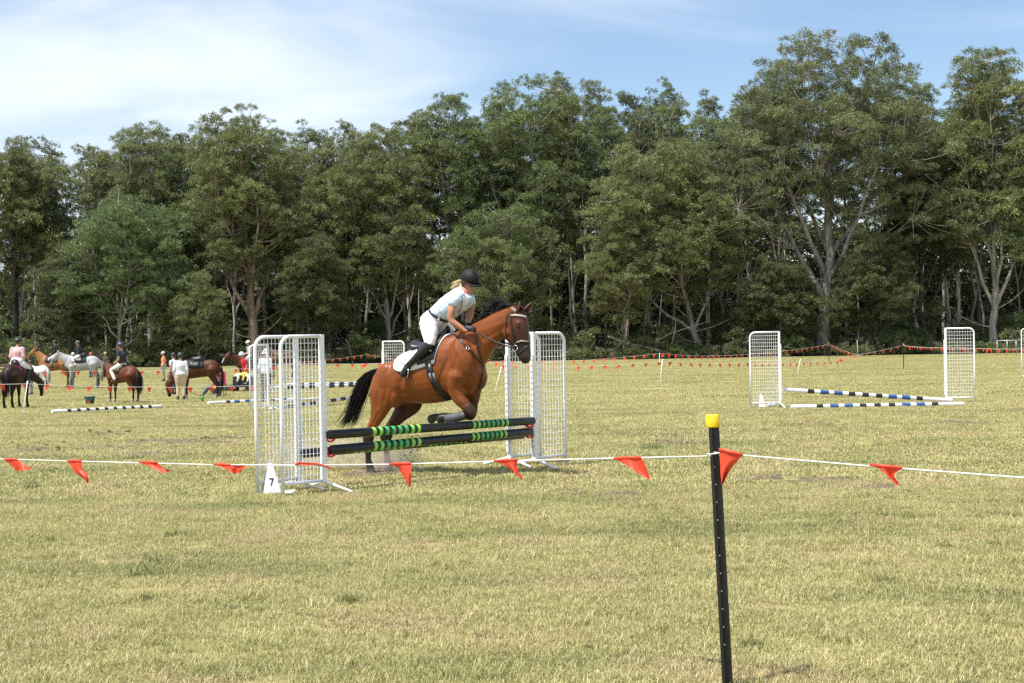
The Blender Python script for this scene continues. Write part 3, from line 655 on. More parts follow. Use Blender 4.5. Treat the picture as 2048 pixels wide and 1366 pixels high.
# the wood behind, which reads as one mass
gq = np.random.default_rng(9); cl = []
for k in range(2200):
    Y = 176 + 22 * gq.random(); x = (gq.random() - .5) * .86 * Y; hmax = 13 + 4 * math.sin(x * .11) + 3.5 * (x / 70 + .4)
    cl.append((x, Y, -.3 + 10 * max(0, (Y - 176) / 54) + hmax * gq.random() ** .9, 1.4 + 1.0 * gq.random(), .2 + .5 * gq.random()))
o = crown_object('woodland', cl, T_FAR, 'dark', gq); tag(o, 'dense dark woodland behind the front trees', 'woodland', kind='stuff')
# fallen branch lying at the edge of the wood, with leaves
b0 = xg(1330, 141); mb = MB()
A, B_, C_ = at_depth(1215, 672, 141), at_depth(1290, 694, 141), at_depth(1362, 702, 141.2)
C_.z = gz(141) + .12
mb.tube([A, (A + B_) / 2 + Vector((0, 0, -.15)), B_, C_], [.06, .1, .15, .2], 8); mb.tube([B_ * .3 + C_ * .7, at_depth(1350, 660, 141), at_depth(1352, 640, 141)], [.08, .06, .03], 6)
mb.tube([B_, at_depth(1345, 665, 141), at_depth(1420, 642, 141)], [.07, .05, .02], 6)
o = mb.build('fallen_branch', BARK['grey'], None, True, b0); tag(o, 'grey fallen branch leaning at the foot of the two crossed trunks', 'branch')

# ================================================================== JUMPS, LINES AND FLAGS
M_WHITE = mat('white_powder_coat', (.86, .86, .86), .4, noise=(7, .07))
M_DARKHOLE = mat('slot_black', (.03, .03, .035), .7)
M_RED = mat('red_plastic', (.55, .035, .03), .4)
M_ROPE = mat('white_cord', (.75, .74, .70), .7)
M_FLAG = mat('orange_flag', (.92, .105, .045), .45, trans=.35, noise=(9, .12))
M_BLACKPOLE = mat('black_pole_paint', (.012, .012, .015), .38, noise=(6, .3))
M_LIME = mat('lime_band', (.27, .66, .11), .45); M_GREEN = mat('green_band', (.055, .46, .11), .45)
M_BLUE = mat('blue_band', (.025, .085, .30), .45); M_BLACK = mat('black_plastic', (.015, .015, .017), .45)
UPZ = Vector((0, 0, 1))

def wing(inner, dirv, width, H, label, group=None, track=True, foot_len=.42, nv=9, nh=20, tilt=0.0, cup_z=None, cupm=None, facing=None):
    """jump wing: inner = ground point of the upright, dirv = unit vector from the upright to the rounded outer pole"""
    d = Vector(dirv).normalized(); n = d.cross(UPZ).normalized()
    if facing is not None and n.dot(facing) < 0: n = -n
    root = thing('jump_wing', inner, label, 'jump wing', group); b = Vector(inner)
    P = lambda s_, z, q=0: b + d * s_ + UPZ * z + n * q
    r = .021; cr = .13
    fr = MB()   # rounded frame tube: outer leg down to the ground, curved corner, top bar
    arc = [P(width - cr + cr * math.cos(a), H - cr + cr * math.sin(a)) for a in [math.pi / 2 * k / 8 for k in range(9)]]
    fr.tube([P(width, 0)] + [P(width, H * .5)] + arc + [P(.02, H)], r, 10); fr.tube([P(.02, .13), P(width - r, .13)], r * .9, 8)
    fr.build('frame', M_WHITE, root)
    up = MB(); up.box(P(0, (H + .02 + .10) / 2), d * .024, n * .024, UPZ * ((H + .02 - .10) / 2)); up.build('upright', M_WHITE, root, False)
    if track:
        tk = MB(); zt = H - .28; tk.box(P(-.036, (zt + .2) / 2), d * .011, n * .020, UPZ * ((zt - .2) / 2)); to = tk.build('slotted_track', M_WHITE, root, False)
        hl = MB(); z = .28
        while z < zt - .04: hl.box(P(-.0478, z), d * .001, n * .006, UPZ * .013); hl.box(P(-.036, z), d * .005, n * .0208, UPZ * .004); z += .075
        tag(hl.build('slot_holes', M_DARKHOLE, to, False), kind='stuff')
    wr = MB()
    for i in range(1, nv + 1):
        s_ = .03 + (width - .05) * i / (nv + 1); zt = H - (0 if s_ < width - cr else cr - math.sqrt(max(0, cr * cr - (s_ - width + cr) ** 2))); wr.tube([P(s_, .13), P(s_, zt)], .0036, 4, False)
    for j in range(1, nh + 1):
        z = .13 + (H - .13) * j / (nh + 1); wr.tube([P(.02, z, .004), P(width - r, z, .004)], .0036, 4, False)
    wr.build('wire_mesh', M_WHITE, root)
    for sg in (-1, 1):
        ft = MB(); ft.tube([P(0, .13), P(-.02, .105, sg * .06), P(-.06, .018, sg * foot_len)], .017, 8); ft.build('foot', M_WHITE, root)
    if cup_z:
        for z in cup_z:
            cu = MB(); seg = [(-.055, z - .01), (-.10, z - .025), (-.15, z - .01), (-.165, z + .035)]
            for (s0, z0), (s1, z1) in zip(seg[:-1], seg[1:]):
                c_ = P((s0 + s1) / 2, (z0 + z1) / 2); ax = (P(s1, z1) - P(s0, z0)) / 2; cu.box(c_, ax, n * .03, ax.normalized().cross(n) * .006)
            cu.box(P(-.052, z + .02), d * .005, n * .028, UPZ * .04); cu.build('pole_cup', cupm or M_RED, root, False)
    return root
def pole(A, B, rad, bands, base, label, group=None, name='jump_pole', seed=0):
    """bands: (t0, t1, material) along the pole"""
    A = Vector(A); B = Vector(B); D = B - A
    cuts = sorted(set([0.0, 1.0] + [x for b_ in bands for x in b_[:2]])); mats = [base]
    for b_ in bands:
        if b_[2] not in mats: mats.append(b_[2])
    mb = MB(); t = D.normalized(); a = (UPZ - t * UPZ.dot(t)).normalized(); bb = t.cross(a); n = 14
    rings = [(0, rad * .82)] + [(.006, rad)] + [(c, rad) for c in cuts[1:-1]] + [(.994, rad), (1, rad * .82)]
    vs_ = [A + D * q + (a * math.cos(6.2832 * k / n) + bb * math.sin(6.2832 * k / n)) * rr for q, rr in rings for k in range(n)]
    mb.v = [tuple(p) for p in vs_]
    for i in range(len(rings) - 1):
        mid_ = (rings[i][0] + rings[i + 1][0]) / 2; mi = 0
        for b_ in bands:
            if b_[0] < mid_ < b_[1]: mi = mats.index(b_[2])
        for k in range(n): mb.f.append((i * n + k, i * n + (k + 1) % n, (i + 1) * n + (k + 1) % n, (i + 1) * n + k)); mb.mi.append(mi)
    mb.f += [tuple(range(n))[::-1], tuple(range((len(rings) - 1) * n, len(rings) * n))]; mb.mi += [0, 0]
    o = mb.build(name, mats, None, True, (A + B) / 2); 
    for f in o.data.polygons: f.use_smooth = len(f.vertices) == 4
    return tag(o, label, 'jump pole', group)

# ---- the jump in front: two pairs of wings and three black poles
LO, RO = ground(566, 993), ground(1132, 929)
PD = (RO - LO); LEN = PD.length; PD.normalize(); PN = Vector((PD.y, -PD.x, 0))          # PN points to the camera side
plane_front = PN
LI = LO + PD * (LEN * .1215); RI = LO + PD * (LEN * .871)
HW = 1.755
OFF = PN * -.45
GA = 'wings of the green and black jump'
wl = (LI - LO).length; wr_ = (RO - RI).length
def zline(u, v): return on_plane(u, v, LI + PN * .07, PN).z
p_upL, p_upR = on_plane(656, 869.5, LI + PN * .05, PN), on_plane(1067, 841.5, LI + PN * .05, PN)
p_loL, p_loR = on_plane(661, 899.5, LI + PN * .05, PN), on_plane(1063, 863, LI + PN * .05, PN)
wing(LI, -PD, wl, HW, 'white mesh jump wing nearest the camera, left end of the front black poles', GA, cup_z=[p_upL.z - .06, p_loL.z - .06], facing=PN)
wing(RI, PD, wr_, HW, 'white mesh jump wing at the right end of the front black poles', GA, cup_z=[p_upR.z - .06, p_loR.z - .06], facing=PN)
wing(LI + OFF, -PD, wl, HW, 'white mesh jump wing just behind the nearest one, around the marker seven', GA, facing=PN)
wing(RI + OFF, PD, wr_, HW, 'white mesh jump wing behind the horse head, left of the front right wing', GA, facing=PN)
def green_bands(z0, z1):
    out = []; k = 8; w = (z1 - z0) / (k * 2 - 1)
    for i in range(k): out.append((z0 + 2 * i * w, z0 + (2 * i + 1) * w, M_LIME if i in (0, 1, 6, 7) else M_GREEN))
    return out
GBANDS = green_bands(.185, .405) + green_bands(.665, .85)
GP = 'black and green poles of the front jump'
pole(p_upL, p_upR, .052, GBANDS, M_BLACKPOLE, 'upper black pole with green bands, under the front hooves', GP)
pole(p_loL, p_loR, .052, GBANDS, M_BLACKPOLE, 'lower black pole with green bands, below the upper one', GP)
q0, q1 = on_plane(606, 907, LI + OFF * .86, PN), on_plane(1046, 870, LI + OFF * .86, PN)
pole(q0, q1, .052, [(a * .96 + .02 - .13 * (a > .5), b * .96 + .02 - .13 * (b > .5), c_) for a, b, c_ in GBANDS], M_BLACKPOLE, 'rear black pole, mostly hidden behind the lower front pole', GP)

def marker(pos, yawd, label, s=1.0, digit=True):
    root = thing('number_marker', pos, label, 'number marker'); b0 = Vector(pos)
    e = Vector((math.cos(yawd), math.sin(yawd), 0)); nn = Vector((math.sin(yawd), -math.cos(yawd), 0))
    mb = MB(); h = .36 * s; w = .105 * s
    for sg in (1, -1):   # two leaning faces meeting at the top
        A = b0 + nn * (.10 * s * sg); tp = b0 + UPZ * h
        fr = [A - e * w, A + e * w, tp + e * .02 * s, tp - e * .02 * s]; bk = [p - nn * (.006 * sg) for p in fr]
        mb.add(fr + bk, [(0, 1, 2, 3), (7, 6, 5, 4), (0, 4, 5, 1), (1, 5, 6, 2), (2, 6, 7, 3), (3, 7, 4, 0)])
    mb.build('board', mat('white_board', (.8, .8, .8), .4), root, False)
    if digit:
        dg = MB(); sl = (b0 + UPZ * h - (b0 + nn * .10 * s)); up_ = sl.normalized(); o_ = b0 + nn * (.10 * s) + nn * .004
        def q(x, y): return o_ + e * (x * s * .58) + up_ * ((.06 + y * .58) * s)
        for (x0, y0, x1, y1) in ((-.042, .215, .042, .19),):
            dg.add([q(x0, y1), q(x1, y1), q(x1, y0), q(x0, y0)], [(0, 1, 2, 3)])
        dg.add([q(.018, .19), q(.042, .19), q(-.008, .07), q(-.030, .07)], [(0, 1, 2, 3)])
        dg.build('digit_seven', M_BLACK, root, False)
    return root
mk = ground(541, 987); marker(mk, math.atan2(PD.y, PD.x) - .45, 'white folding number seven marker beside the nearest jump wings', 1.0)
# small white spare cups lying by the marker
sc_ = ground(578, 990); mb = MB(); mb.tube([sc_ + Vector((-.05, 0, .03)), sc_ + Vector((.03, .01, .025)), sc_ + Vector((.07, .02, .045))], [.022, .03, .016], 8)
tag(mb.build('spare_cup', M_WHITE, None, True, sc_), 'spare white pole cup lying in the grass by the marker', 'pole cup')

# ---- the jump on the right
def gate_px(u_in, u_out, v_base, label, group, nv=12, nh=19, depth_off=0.0, H=None, top_v=None):
    a = ground(u_in, v_base); y = a.y; b_ = at_depth(u_out, v_base, y + depth_off); b_.z = a.z; d = b_ - a
    Hh = H or (at_depth(u_in, top_v, y).z - a.z)
    return a, wing(a, d, d.length, Hh, label, group, nv=nv, nh=nh, facing=Vector((0, -1, 0)), foot_len=.36)
GR = 'wings of the blue, black and white jump on the right'
ra, _ = gate_px(1560, 1502, 816, 'white mesh wing with a marker at its foot, left end of the blue banded poles', GR, top_v=664)
rb, _ = gate_px(1893, 1950, 806, 'white mesh wing at the right end of the blue banded poles', GR, nv=9, top_v=657)
def wb_bands(seq, t0, t1, w=.052):
    n = len(seq); return [(t0 + (t1 - t0) * i / (n - 1) - w * (.5 if c_ == 'k' else .65) * .75, t0 + (t1 - t0) * i / (n - 1) + w * (.5 if c_ == 'k' else .65) * .75, M_BLACK if c_ == 'k' else M_BLUE) for i, c_ in enumerate(seq)]
M_PW = mat('white_pole_paint', (.80, .80, .78), .4, noise=(4, .08))
SEQ = 'kbbkkkbbk'
pa = at_depth(1566, 779, ra.y + .12); pb = ground(1905, 808); pb.z = gz(pb.y) + .05 + .035
pole(pa, pb, .05, wb_bands(SEQ, .16, .80), M_PW, 'white pole with blue and black bands, fallen aslant from the left cup')
pa, pb = ground(1582, 818), ground(1928, 812); pa.z += .05; pb.z += .05
pole(pa, pb, .05, wb_bands(SEQ, .165, .83), M_PW, 'white pole with blue and black bands lying flat on the grass')
marker(ground(1522, 815), .2, 'white folding marker at the foot of the wing right of the rider', .95, False)
sp = ground(1543, 815); mb = MB(); mb.tube([sp + Vector((-.1, 0, .05)), sp + Vector((0, .02, .055)), sp + Vector((.09, 0, .07))], [.03, .05, .03], 8); tag(mb.build('spare_cup', M_WHITE, None, True, sp), 'white pole cups lying beside the marker of the right jump', 'pole cup')
gate_px(2092, 2044, 757, 'white wing cut off by the right edge of the picture', None, nv=9, nh=14, top_v=657)
# ---- the jump behind, seen through the near wings
GBK = 'wings of the striped jump behind the horse'
la, _ = gate_px(537, 501, 820, 'small white mesh wing seen through the near wings', GBK, nv=9, nh=20, depth_off=-.5, top_v=690)
lb, _ = gate_px(768, 810, 803, 'small white mesh wing half hidden behind the rump of the jumping horse', GBK, nv=8, nh=18, depth_off=-.3, top_v=683)
KB = lambda n, t0, t1, w=.028: [(t0 + (t1 - t0) * i / (n - 1) - w / 2, t0 + (t1 - t0) * i / (n - 1) + w / 2, M_BLACK) for i in range(n)]
GK = 'white and black poles of the jump behind'
pa, pb = at_depth(540, 776, la.y), at_depth(766, 769, lb.y)
pole(pa, pb, .05, KB(9, .15, .85, .05), M_PW, 'white pole with black bands, front one of the high pair', GK)
pole(at_depth(573, 770, la.y + 1.0), at_depth(775, 765.5, lb.y + 1.0), .05, KB(9, .12, .88, .05), M_PW, 'white pole with black bands, rear one of the high pair', GK)
pole(at_depth(539, 820, la.y - .2) + Vector((0, 0, .02)), at_depth(768, 786, lb.y - .15), .05, KB(9, .16, .86, .05), M_PW, 'white pole with black bands, aslant below the high pair', GK)
pa, pb = ground(416, 809), ground(600, 801); pa.z += .05; pb.z += .05
pole(pa, pb, .05, [(.18, .225, M_BLACK), (.265, .325, M_BLUE), (.38, .44, M_BLUE), (.56, .6, M_BLACK), (.66, .7, M_BLACK), (.8, .84, M_BLACK)], M_PW, 'white pole with blue bands on the grass by the green bottle')
pa, pb = ground(104, 827), ground(324, 816); pa.z += .05; pb.z += .05
pole(pa, pb, .05, KB(10, .14, .875, .032), M_PW, 'white pole with black bands on the grass in front of the ponies')
# spare poles and cups lying behind the near wings
pa, pb = ground(560, 806), ground(640, 800); pa.z += .05; pb.z += .05
pole(pa, pb, .045, [(.3, .4, M_BLACK)], M_PW, 'short white pole lying behind the near wings')

# ---- posts
def star_picket(p0, top, label, cap=True, r=.024, group=None):
    """Y-section steel post with a plastic cap; p0 ground, top Vector"""
    root = thing('star_picket', p0, label, 'post', group); p0 = Vector(p0); top = Vector(top); ax = (top - p0).normalized()
    a = (Vector((1, 0, 0)) - ax * ax.x).normalized(); b_ = ax.cross(a)
    prof = []
    for k in range(3):
        w = math.pi / 2 + 2 * math.pi * k / 3 + .5; c_ = (math.cos(w), math.sin(w)); s_ = (-math.sin(w), math.cos(w))
        prof += [(c_[0] * r * .25 - s_[0] * r * .2, c_[1] * r * .25 - s_[1] * r * .2), (c_[0] * r * 1.1 - s_[0] * r * .22, c_[1] * r * 1.1 - s_[1] * r * .22), (c_[0] * r * 1.1 + s_[0] * r * .22, c_[1] * r * 1.1 + s_[1] * r * .22), (c_[0] * r * .25 + s_[0] * r * .2, c_[1] * r * .25 + s_[1] * r * .2)]
    mb = MB(); n = len(prof); lo = p0 - ax * .25
    vs_ = [lo + a * x + b_ * y for x, y in prof] + [top + a * x + b_ * y for x, y in prof]
    mb.add(vs_, [(i, (i + 1) % n, n + (i + 1) % n, n + i) for i in range(n)] + [tuple(range(n))[::-1], tuple(range(n, 2 * n))])
    mb.build('steel_post', mat('black_post_steel', (.012, .011, .011), .42, metal=0.0, noise=(20, .3)), root, False)
    if cap:
        cp = MB(); cp.tube([top - ax * .045, top - ax * .04, top + ax * .012, top + ax * .018], [r * 1.24, r * 1.28, r * 1.28, r * 1.1], 16); cp.build('cap', mat('yellow_cap', (.80, .56, .012), .35), root)
    return root, ax, a, b_
pb_ = ground(1454, 1374); yP = pb_.y
ptop = at_depth(1425, 836, yP + .02)
root, ax, a_, bx_ = star_picket(pb_, ptop, 'black steel post with a yellow cap in the foreground', r=.0265)
hm = MB(); Lp = (ptop - pb_).length
for k in range(11):      # punched holes along the face turned to the camera
    c_ = pb_ + ax * (Lp * (.16 + .066 * k)) + Vector((-.004, -.020, 0)); hm.tube([c_, c_ + Vector((0, -.004, 0))], .0032, 8)
tag(hm.build('punched_holes', mat('hole_metal', (.5, .5, .48), .5), root), kind='stuff')
def tread_in(u0, v0, u1, v1, label, mat_=None, r=.013, group='white tread in stakes'):
    p0 = ground(u0, v0); p1 = at_depth(u1, v1, p0.y); ax = (p1 - p0).normalized()
    root = thing('tread_in_stake', p0, label, 'stake', group); mb = MB(); mb.tube([p0 - ax * .1, p0 + ax * .3, p1], [r * .8, r, r], 8); mb.build('shaft', mat_ or M_WHITE, root)
    st = MB(); st.box(p0 + ax * .06 + Vector((.03, 0, 0)), Vector((.05, 0, 0)), Vector((0, .012, 0)), Vector((0, 0, .008))); st.build('foot_step', mat_ or M_WHITE, root, False)
    hk = MB(); hk.tube([p1 - ax * .06, p1 - ax * .06 + Vector((.03, -.02, .01)), p1 - ax * .03 + Vector((.035, -.02, .02))], .005, 6); hk.build('line_hook', mat_ or M_WHITE, root)
    return p0, p1
s1 = tread_in(46, 828, 55, 762, 'white stake leaning in front of the grazing dark horse')
s2 = tread_in(183, 776, 186, 748, 'white stake between the grey horse and the bay pony')
s3 = tread_in(990, 781, 1003, 733, 'white stake leaning left of the right near wings')
s4 = tread_in(1320, 766, 1325, 718, 'white stake right of the horse head, the nearer of two')
s4b = tread_in(1319, 740, 1319, 706, 'far white stake carrying the flag line right of the horse head')
s5 = tread_in(1594, 750, 1601, 718, 'white stake leaning right of the marked wing')
s6 = tread_in(1716, 712, 1714, 680, 'thin white stake far back right of the thick gum trunk')
k1 = ground(1807, 738); star_picket(k1, at_depth(1807, 688, k1.y), 'black post with a pale cap left of the far right wing')
k2 = ground(1658, 726); star_picket(k2, at_depth(1657, 686, k2.y), 'dark post with a red tag by the thick gum trunk')
k3 = ground(733, 731); star_picket(k3, at_depth(733, 707, k3.y), 'dark far post above the tail of the jumping horse')

# ---- flag lines
FLAGN = [0]
def flag_mesh(a, b_, tip, bulge, n=5):
    """triangular pennant sheet hung between a and b_, waving"""
    a, b_, tip = Vector(a), Vector(b_), Vector(tip); nn = (b_ - a).cross(tip - a).normalized(); mb = MB(); vs_ = []; idx = {}
    for i in range(n + 1):
        for j in range(n + 1 - i):
            s_, t_ = j / n, i / n; p = a * (1 - s_ - t_) + b_ * s_ + tip * t_
            p += nn * bulge * (math.sin(3.3 * t_ + 2 * s_) * t_ + .35 * math.sin(6 * s_ + 4 * t_) * t_); idx[(i, j)] = len(vs_); vs_.append(p)
    fs_ = []
    for i in range(n):
        for j in range(n - i):
            fs_.append((idx[(i, j)], idx[(i, j + 1)], idx[(i + 1, j)]))
            if j < n - i - 1: fs_.append((idx[(i, j + 1)], idx[(i + 1, j + 1)], idx[(i + 1, j)]))
    th = nn * .0009; k = len(vs_)
    mb.add([p + th for p in vs_], fs_); mb.add([p - th for p in vs_], [f[::-1] for f in fs_])
    return mb
# foreground line, left of the post
pS = at_depth(1428, 912, yP - .025); pE = at_depth(-220, 903, 10.9)
def near_line(u):       # interpolate in depth as a straight cord seen in perspective, sagging a little
    w = (u + 220) / (1428 + 220); y = 1 / ((1 - w) / 10.9 + w / yP)
    return y
NLp = [(-220, 903), (0, 918), (135, 922), (285, 926), (430, 929.5), (595, 930.5), (800, 928.5), (990, 922.5), (1230, 916.5), (1428, 912)]
root = thing('flag_line', pS, 'white cord with orange flags in the foreground, left of the yellow capped post', 'flag line')
mb = MB(); mb.tube([at_depth(u, v, near_line(u)) for u, v in NLp], .0034, 6); mb.build('cord', M_ROPE, root)
def rag(Ls, Rs, dep, ph, amp, k=3):
    """limp pennant lofted between its two outline edges, rippling in depth"""
    n = 6; rows = []; L = len(Ls)
    for i in range((L - 1) * k + 1):
        a = min(i // k, L - 2); f = i / k - a; t_ = i / ((L - 1) * k)
        l_ = [Ls[a][q] + (Ls[a + 1][q] - Ls[a][q]) * f for q in (0, 1)]; r_ = [Rs[a][q] + (Rs[a + 1][q] - Rs[a][q]) * f for q in (0, 1)]
        for q in range(n + 1):
            w = q / n; u = l_[0] + (r_[0] - l_[0]) * w; v = l_[1] + (r_[1] - l_[1]) * w
            rows.append(at_depth(u, v, dep(u) - .006 + amp * t_ * (math.sin(5.2 * w + ph + 2.5 * t_) + .7 * math.sin(9 * w - 2 * ph + 7 * t_))))
    m_ = n + 1; M_ = (L - 1) * k; fs_ = [(i * m_ + q, i * m_ + q + 1, (i + 1) * m_ + q + 1, (i + 1) * m_ + q) for i in range(M_) for q in range(n)]
    mb = MB(); mb.add(rows, fs_); mb.add([p + Vector((0, .0016, 0)) for p in rows], [f[::-1] for f in fs_]); return mb
for k, (Ls, Rs) in enumerate([
    ([(8, 919), (22, 930), (34, 942)], [(35, 919), (48, 928), (63, 939)]), ([(135, 922), (150, 945), (168, 958), (174, 966)], [(163, 922), (164, 938), (175, 947), (177, 966)]),
    ([(279, 924), (304, 935), (325, 946)], [(315, 925), (326, 937), (345, 941)]), ([(427, 928), (450, 937), (468, 948)], [(461, 930), (494, 932), (480, 944)]),
    ([(591, 929), (620, 931), (645, 933), (666, 940)], [(600, 925), (638, 926), (650, 930), (665, 937)]), ([(779, 928), (797, 936), (806, 951), (818, 973)], [(823, 927), (822, 941), (822, 958), (821, 974)]),
    ([(988, 922), (1012, 932), (1028, 945), (1042, 958)], [(1036, 920), (1033, 931), (1037, 945), (1046, 957)]), ([(1228, 917), (1250, 928), (1270, 942), (1297, 959)], [(1282, 915), (1289, 926), (1295, 941), (1300, 958)])]):
    rag(Ls, Rs, near_line, 1.3 * k, .022).build('flag', M_FLAG, root)
    sv = MB(); A0, B0 = at_depth(*Ls[0], near_line(Ls[0][0]) - .004), at_depth(*Rs[0], near_line(Rs[0][0]) - .004); sv.tube([A0, (A0 + B0) / 2 + UPZ * .002, B0], [.0055, .0085, .0055], 8); sv.build('sleeve', M_FLAG, root)
# right of the post
pR = at_depth(2450, 992, yP - .9)
root = thing('flag_line', pS, 'white cord with orange flags in the foreground, right of the yellow capped post', 'flag line')
def right_line(u): return yP - .025 - .9 * (u - 1428) / 1022
mb = MB(); RL = [(1428, 905), (1437, 906), (1484, 910.5), (1740, 932.5), (2048, 955.5), (2450, 985)]; mb.tube([at_depth(u, v, right_line(u)) for u, v in RL], .0036, 6)
c_ = at_depth(1428, 908, yP); mb.tube([c_ + Vector((.034 * math.cos(q), .034 * math.sin(q), .003 * q - .01)) for q in [k * .7 for k in range(10)]], .003, 6)
mb.build('cord', M_ROPE, root)
for k, (Ls, Rs) in enumerate([([(1438, 898), (1440, 920), (1441, 945), (1443, 970)], [(1485, 910), (1471, 926), (1457, 945), (1446, 969)]), ([(1739, 929), (1760, 938), (1778, 955), (1793, 970)], [(1804, 936), (1791, 946), (1788, 953), (1799, 969)])]):
    rag(Ls, Rs, right_line, 2 + k, .02).build('flag', M_FLAG, root)
    sv = MB(); A0, B0 = at_depth(*Ls[0], right_line(Ls[0][0]) - .008), at_depth(*Rs[0], right_line(Rs[0][0]) - .008); sv.tube([A0, (A0 + B0) / 2, B0], [.005, .009, .006], 8); sv.build('sleeve', M_FLAG, root)
# their other posts stand outside the picture
q = at_depth(-222, 870, 10.9); g0 = Vector((q.x, q.y, gz(q.y))); star_picket(g0, q + Vector((0, 0, .12)), 'black steel post left of the picture holding the front flag line', r=.0265)
q = at_depth(2452, 930, right_line(2450)); g0 = Vector((q.x, q.y, 0)); star_picket(g0, q + Vector((0, 0, .1)), 'black steel post right of the picture holding the front flag line', r=.0265)

def far_line(pts, label, spacing=.62, first=.3, wid=.15, hgt=.19, seed=0, skip=()):
    """pts: 3D anchors joined by sagging cord; a pennant every spacing metres"""
    g = random.Random(seed); root = thing('flag_line', pts[0], label, 'flag line'); path = []
    for A, B in zip(pts[:-1], pts[1:]):
        L = (B - A).length; n = max(4, int(L / .8)); sag = .008 * L
        path += [A.lerp(B, k / n) - UPZ * sag * 4 * (k / n) * (1 - k / n) for k in range(n)]
    path.append(pts[-1]); mb = MB(); mb.tube(path, .0045, 5); mb.build('cord', M_ROPE, root)
    nxt = first; acc = 0; base = None; i = 0
    for A, B in zip(path[:-1], path[1:]):
        L = (B - A).length
        while nxt <= acc + L:
            p = A.lerp(B, (nxt - acc) / L); d = (B - A).normalized(); sw = g.gauss(0, .05)
            if base is None or g.random() < .35: base = flag_mesh(Vector((0, 0, 0)), d * wid, d * (wid * .5 + sw) + Vector((0, g.gauss(0, .05), -hgt * g.uniform(.75, 1.05))), .02, 3).build('flag', M_FLAG, None); o = base
            else: o = base.copy(); COL.objects.link(o)
            o.parent = root; o.location = p - pts[0]; nxt += spacing * g.uniform(.94, 1.06); i += 1
        acc += L
dS1 = s1[0].y
far_line([at_depth(-60, 768, dS1), at_depth(55, 767.5, dS1), at_depth(280, 774, dS1 + 2), at_depth(505, 771, dS1 + 3.5), at_depth(740, 761, dS1 + 6)], 'orange flag line crossing in front of the ponies and the grazing horses', .60, .2, .15, .2, 1)
far_line([at_depth(-60, 741, 55), at_depth(186, 742, 57), at_depth(300, 742, 58), at_depth(480, 738, 60), at_depth(600, 727, 64)], 'orange flag line behind the legs of the grey horse', .62, .1, .17, .2, 2)
yk = k3.y
far_line([at_depth(545, 727, yk), at_depth(640, 721, yk), at_depth(733, 709, yk), at_depth(830, 722, yk), at_depth(1000, 722, yk)], 'orange flag line against the dark wood, rising to the far post', .62, .1, .24, .28, 3)
far_line([at_depth(640, 727, 66), at_depth(760, 727, 66), at_depth(1000, 726, 64)], 'orange flag line low on the grass behind the tail', .62, .1, .17, .2, 4)
far_line([at_depth(1000, 730, 68), at_depth(1070, 732, 69), at_depth(1180, 732, 69), at_depth(1322, 724, s4[0].y), at_depth(1500, 726, 72), at_depth(1680, 722, 78)], 'orange flag line low on the grass right of the horse', .62, .1, .18, .22, 5)
far_line([at_depth(1000, 722, 96), at_depth(1060, 722, 96), at_depth(1160, 721, 96), at_depth(1319, 706.5, s4b[0].y), at_depth(1400, 712, 98), at_depth(1500, 708, 102), at_depth(1657, 689, k2.y), at_depth(1720, 712, 104)], 'orange flag line from the far white stake to the thick gum trunk', .64, .1, .21, .27, 6)
far_line([at_depth(1690, 714, 88), at_depth(1720, 709, 86), at_depth(1807, 690.5, k1.y), at_depth(1900, 694, 76), at_depth(2060, 697, 70), at_depth(2150, 697, 68)], 'orange flag line passing the far right wing', .62, .1, .19, .24, 7)
far_line([at_depth(1807, 692, k1.y + .03), at_depth(1930, 696, 84), at_depth(2100, 699, 86)], 'second orange flag line behind the far right wing', .8, .4, .2, .25, 8)

# ---- small things on the field
def frustum(mb, c, r0, r1, h, n=18, mi=0, z0=0): mb.tube([c + UPZ * z0, c + UPZ * (z0 + h)], [r0, r1], n, mi=mi)
c_ = ground(180, 808); root = thing('bucket', c_, 'dark green bucket on the grass left of the bay pony', 'bucket')
mb = MB(); frustum(mb, c_, .13, .165, .24); mb.tube([c_ + UPZ * .225, c_ + UPZ * .25], .175, 18); mb.build('tub', mat('green_tub', (.018, .05, .045), .5), root)
mb = MB(); mb.tube([c_ + Vector((.175 * math.cos(q), -.02, .24 - .1 * math.sin(q))) for q in [math.pi * k / 10 for k in range(11)]], .006, 6); mb.build('handle', M_BLACK, root)
mb = MB(); mb.box(c_ + Vector((-.01, -.143, .07)), (.05, 0, 0), (0, .004, 0), (0, 0, .035)); mb.build('label_patch', M_RED, root, False)
c_ = ground(405, 803); root = thing('water_bottle', c_, 'bright green water bottle standing on the grass', 'bottle')
mb = MB(); mb.tube([c_, c_ + UPZ * .17, c_ + UPZ * .20], [.045, .045, .028], 14); mb.build('flask', mat('green_bottle', (.03, .42, .06), .3), root)
mb = MB(); mb.tube([c_ + UPZ * .20, c_ + UPZ * .235], [.028, .026], 12); mb.build('lid', M_BLACK, root)
c_ = ground(1681, 724); root = thing('marker_cone', c_, 'small orange red marker lying by the far post', 'marker'); mb = MB(); frustum(mb, c_, .16, .05, .32); mb.build('cone', M_FLAG, root); mb = MB(); mb.box(c_ + UPZ * .02, (.2, 0, 0), (0, .2, 0), (0, 0, .02)); mb.build('base', M_FLAG, root, False)
c_ = ground(727, 734); root = thing('marker_cone', c_, 'small orange red marker on the grass above the tail', 'marker'); mb = MB(); frustum(mb, c_, .16, .06, .28); mb.build('cone', M_FLAG, root); mb = MB(); mb.box(c_ + UPZ * .02, (.22, 0, 0), (0, .2, 0), (0, 0, .02)); mb.build('base', M_FLAG, root, False)
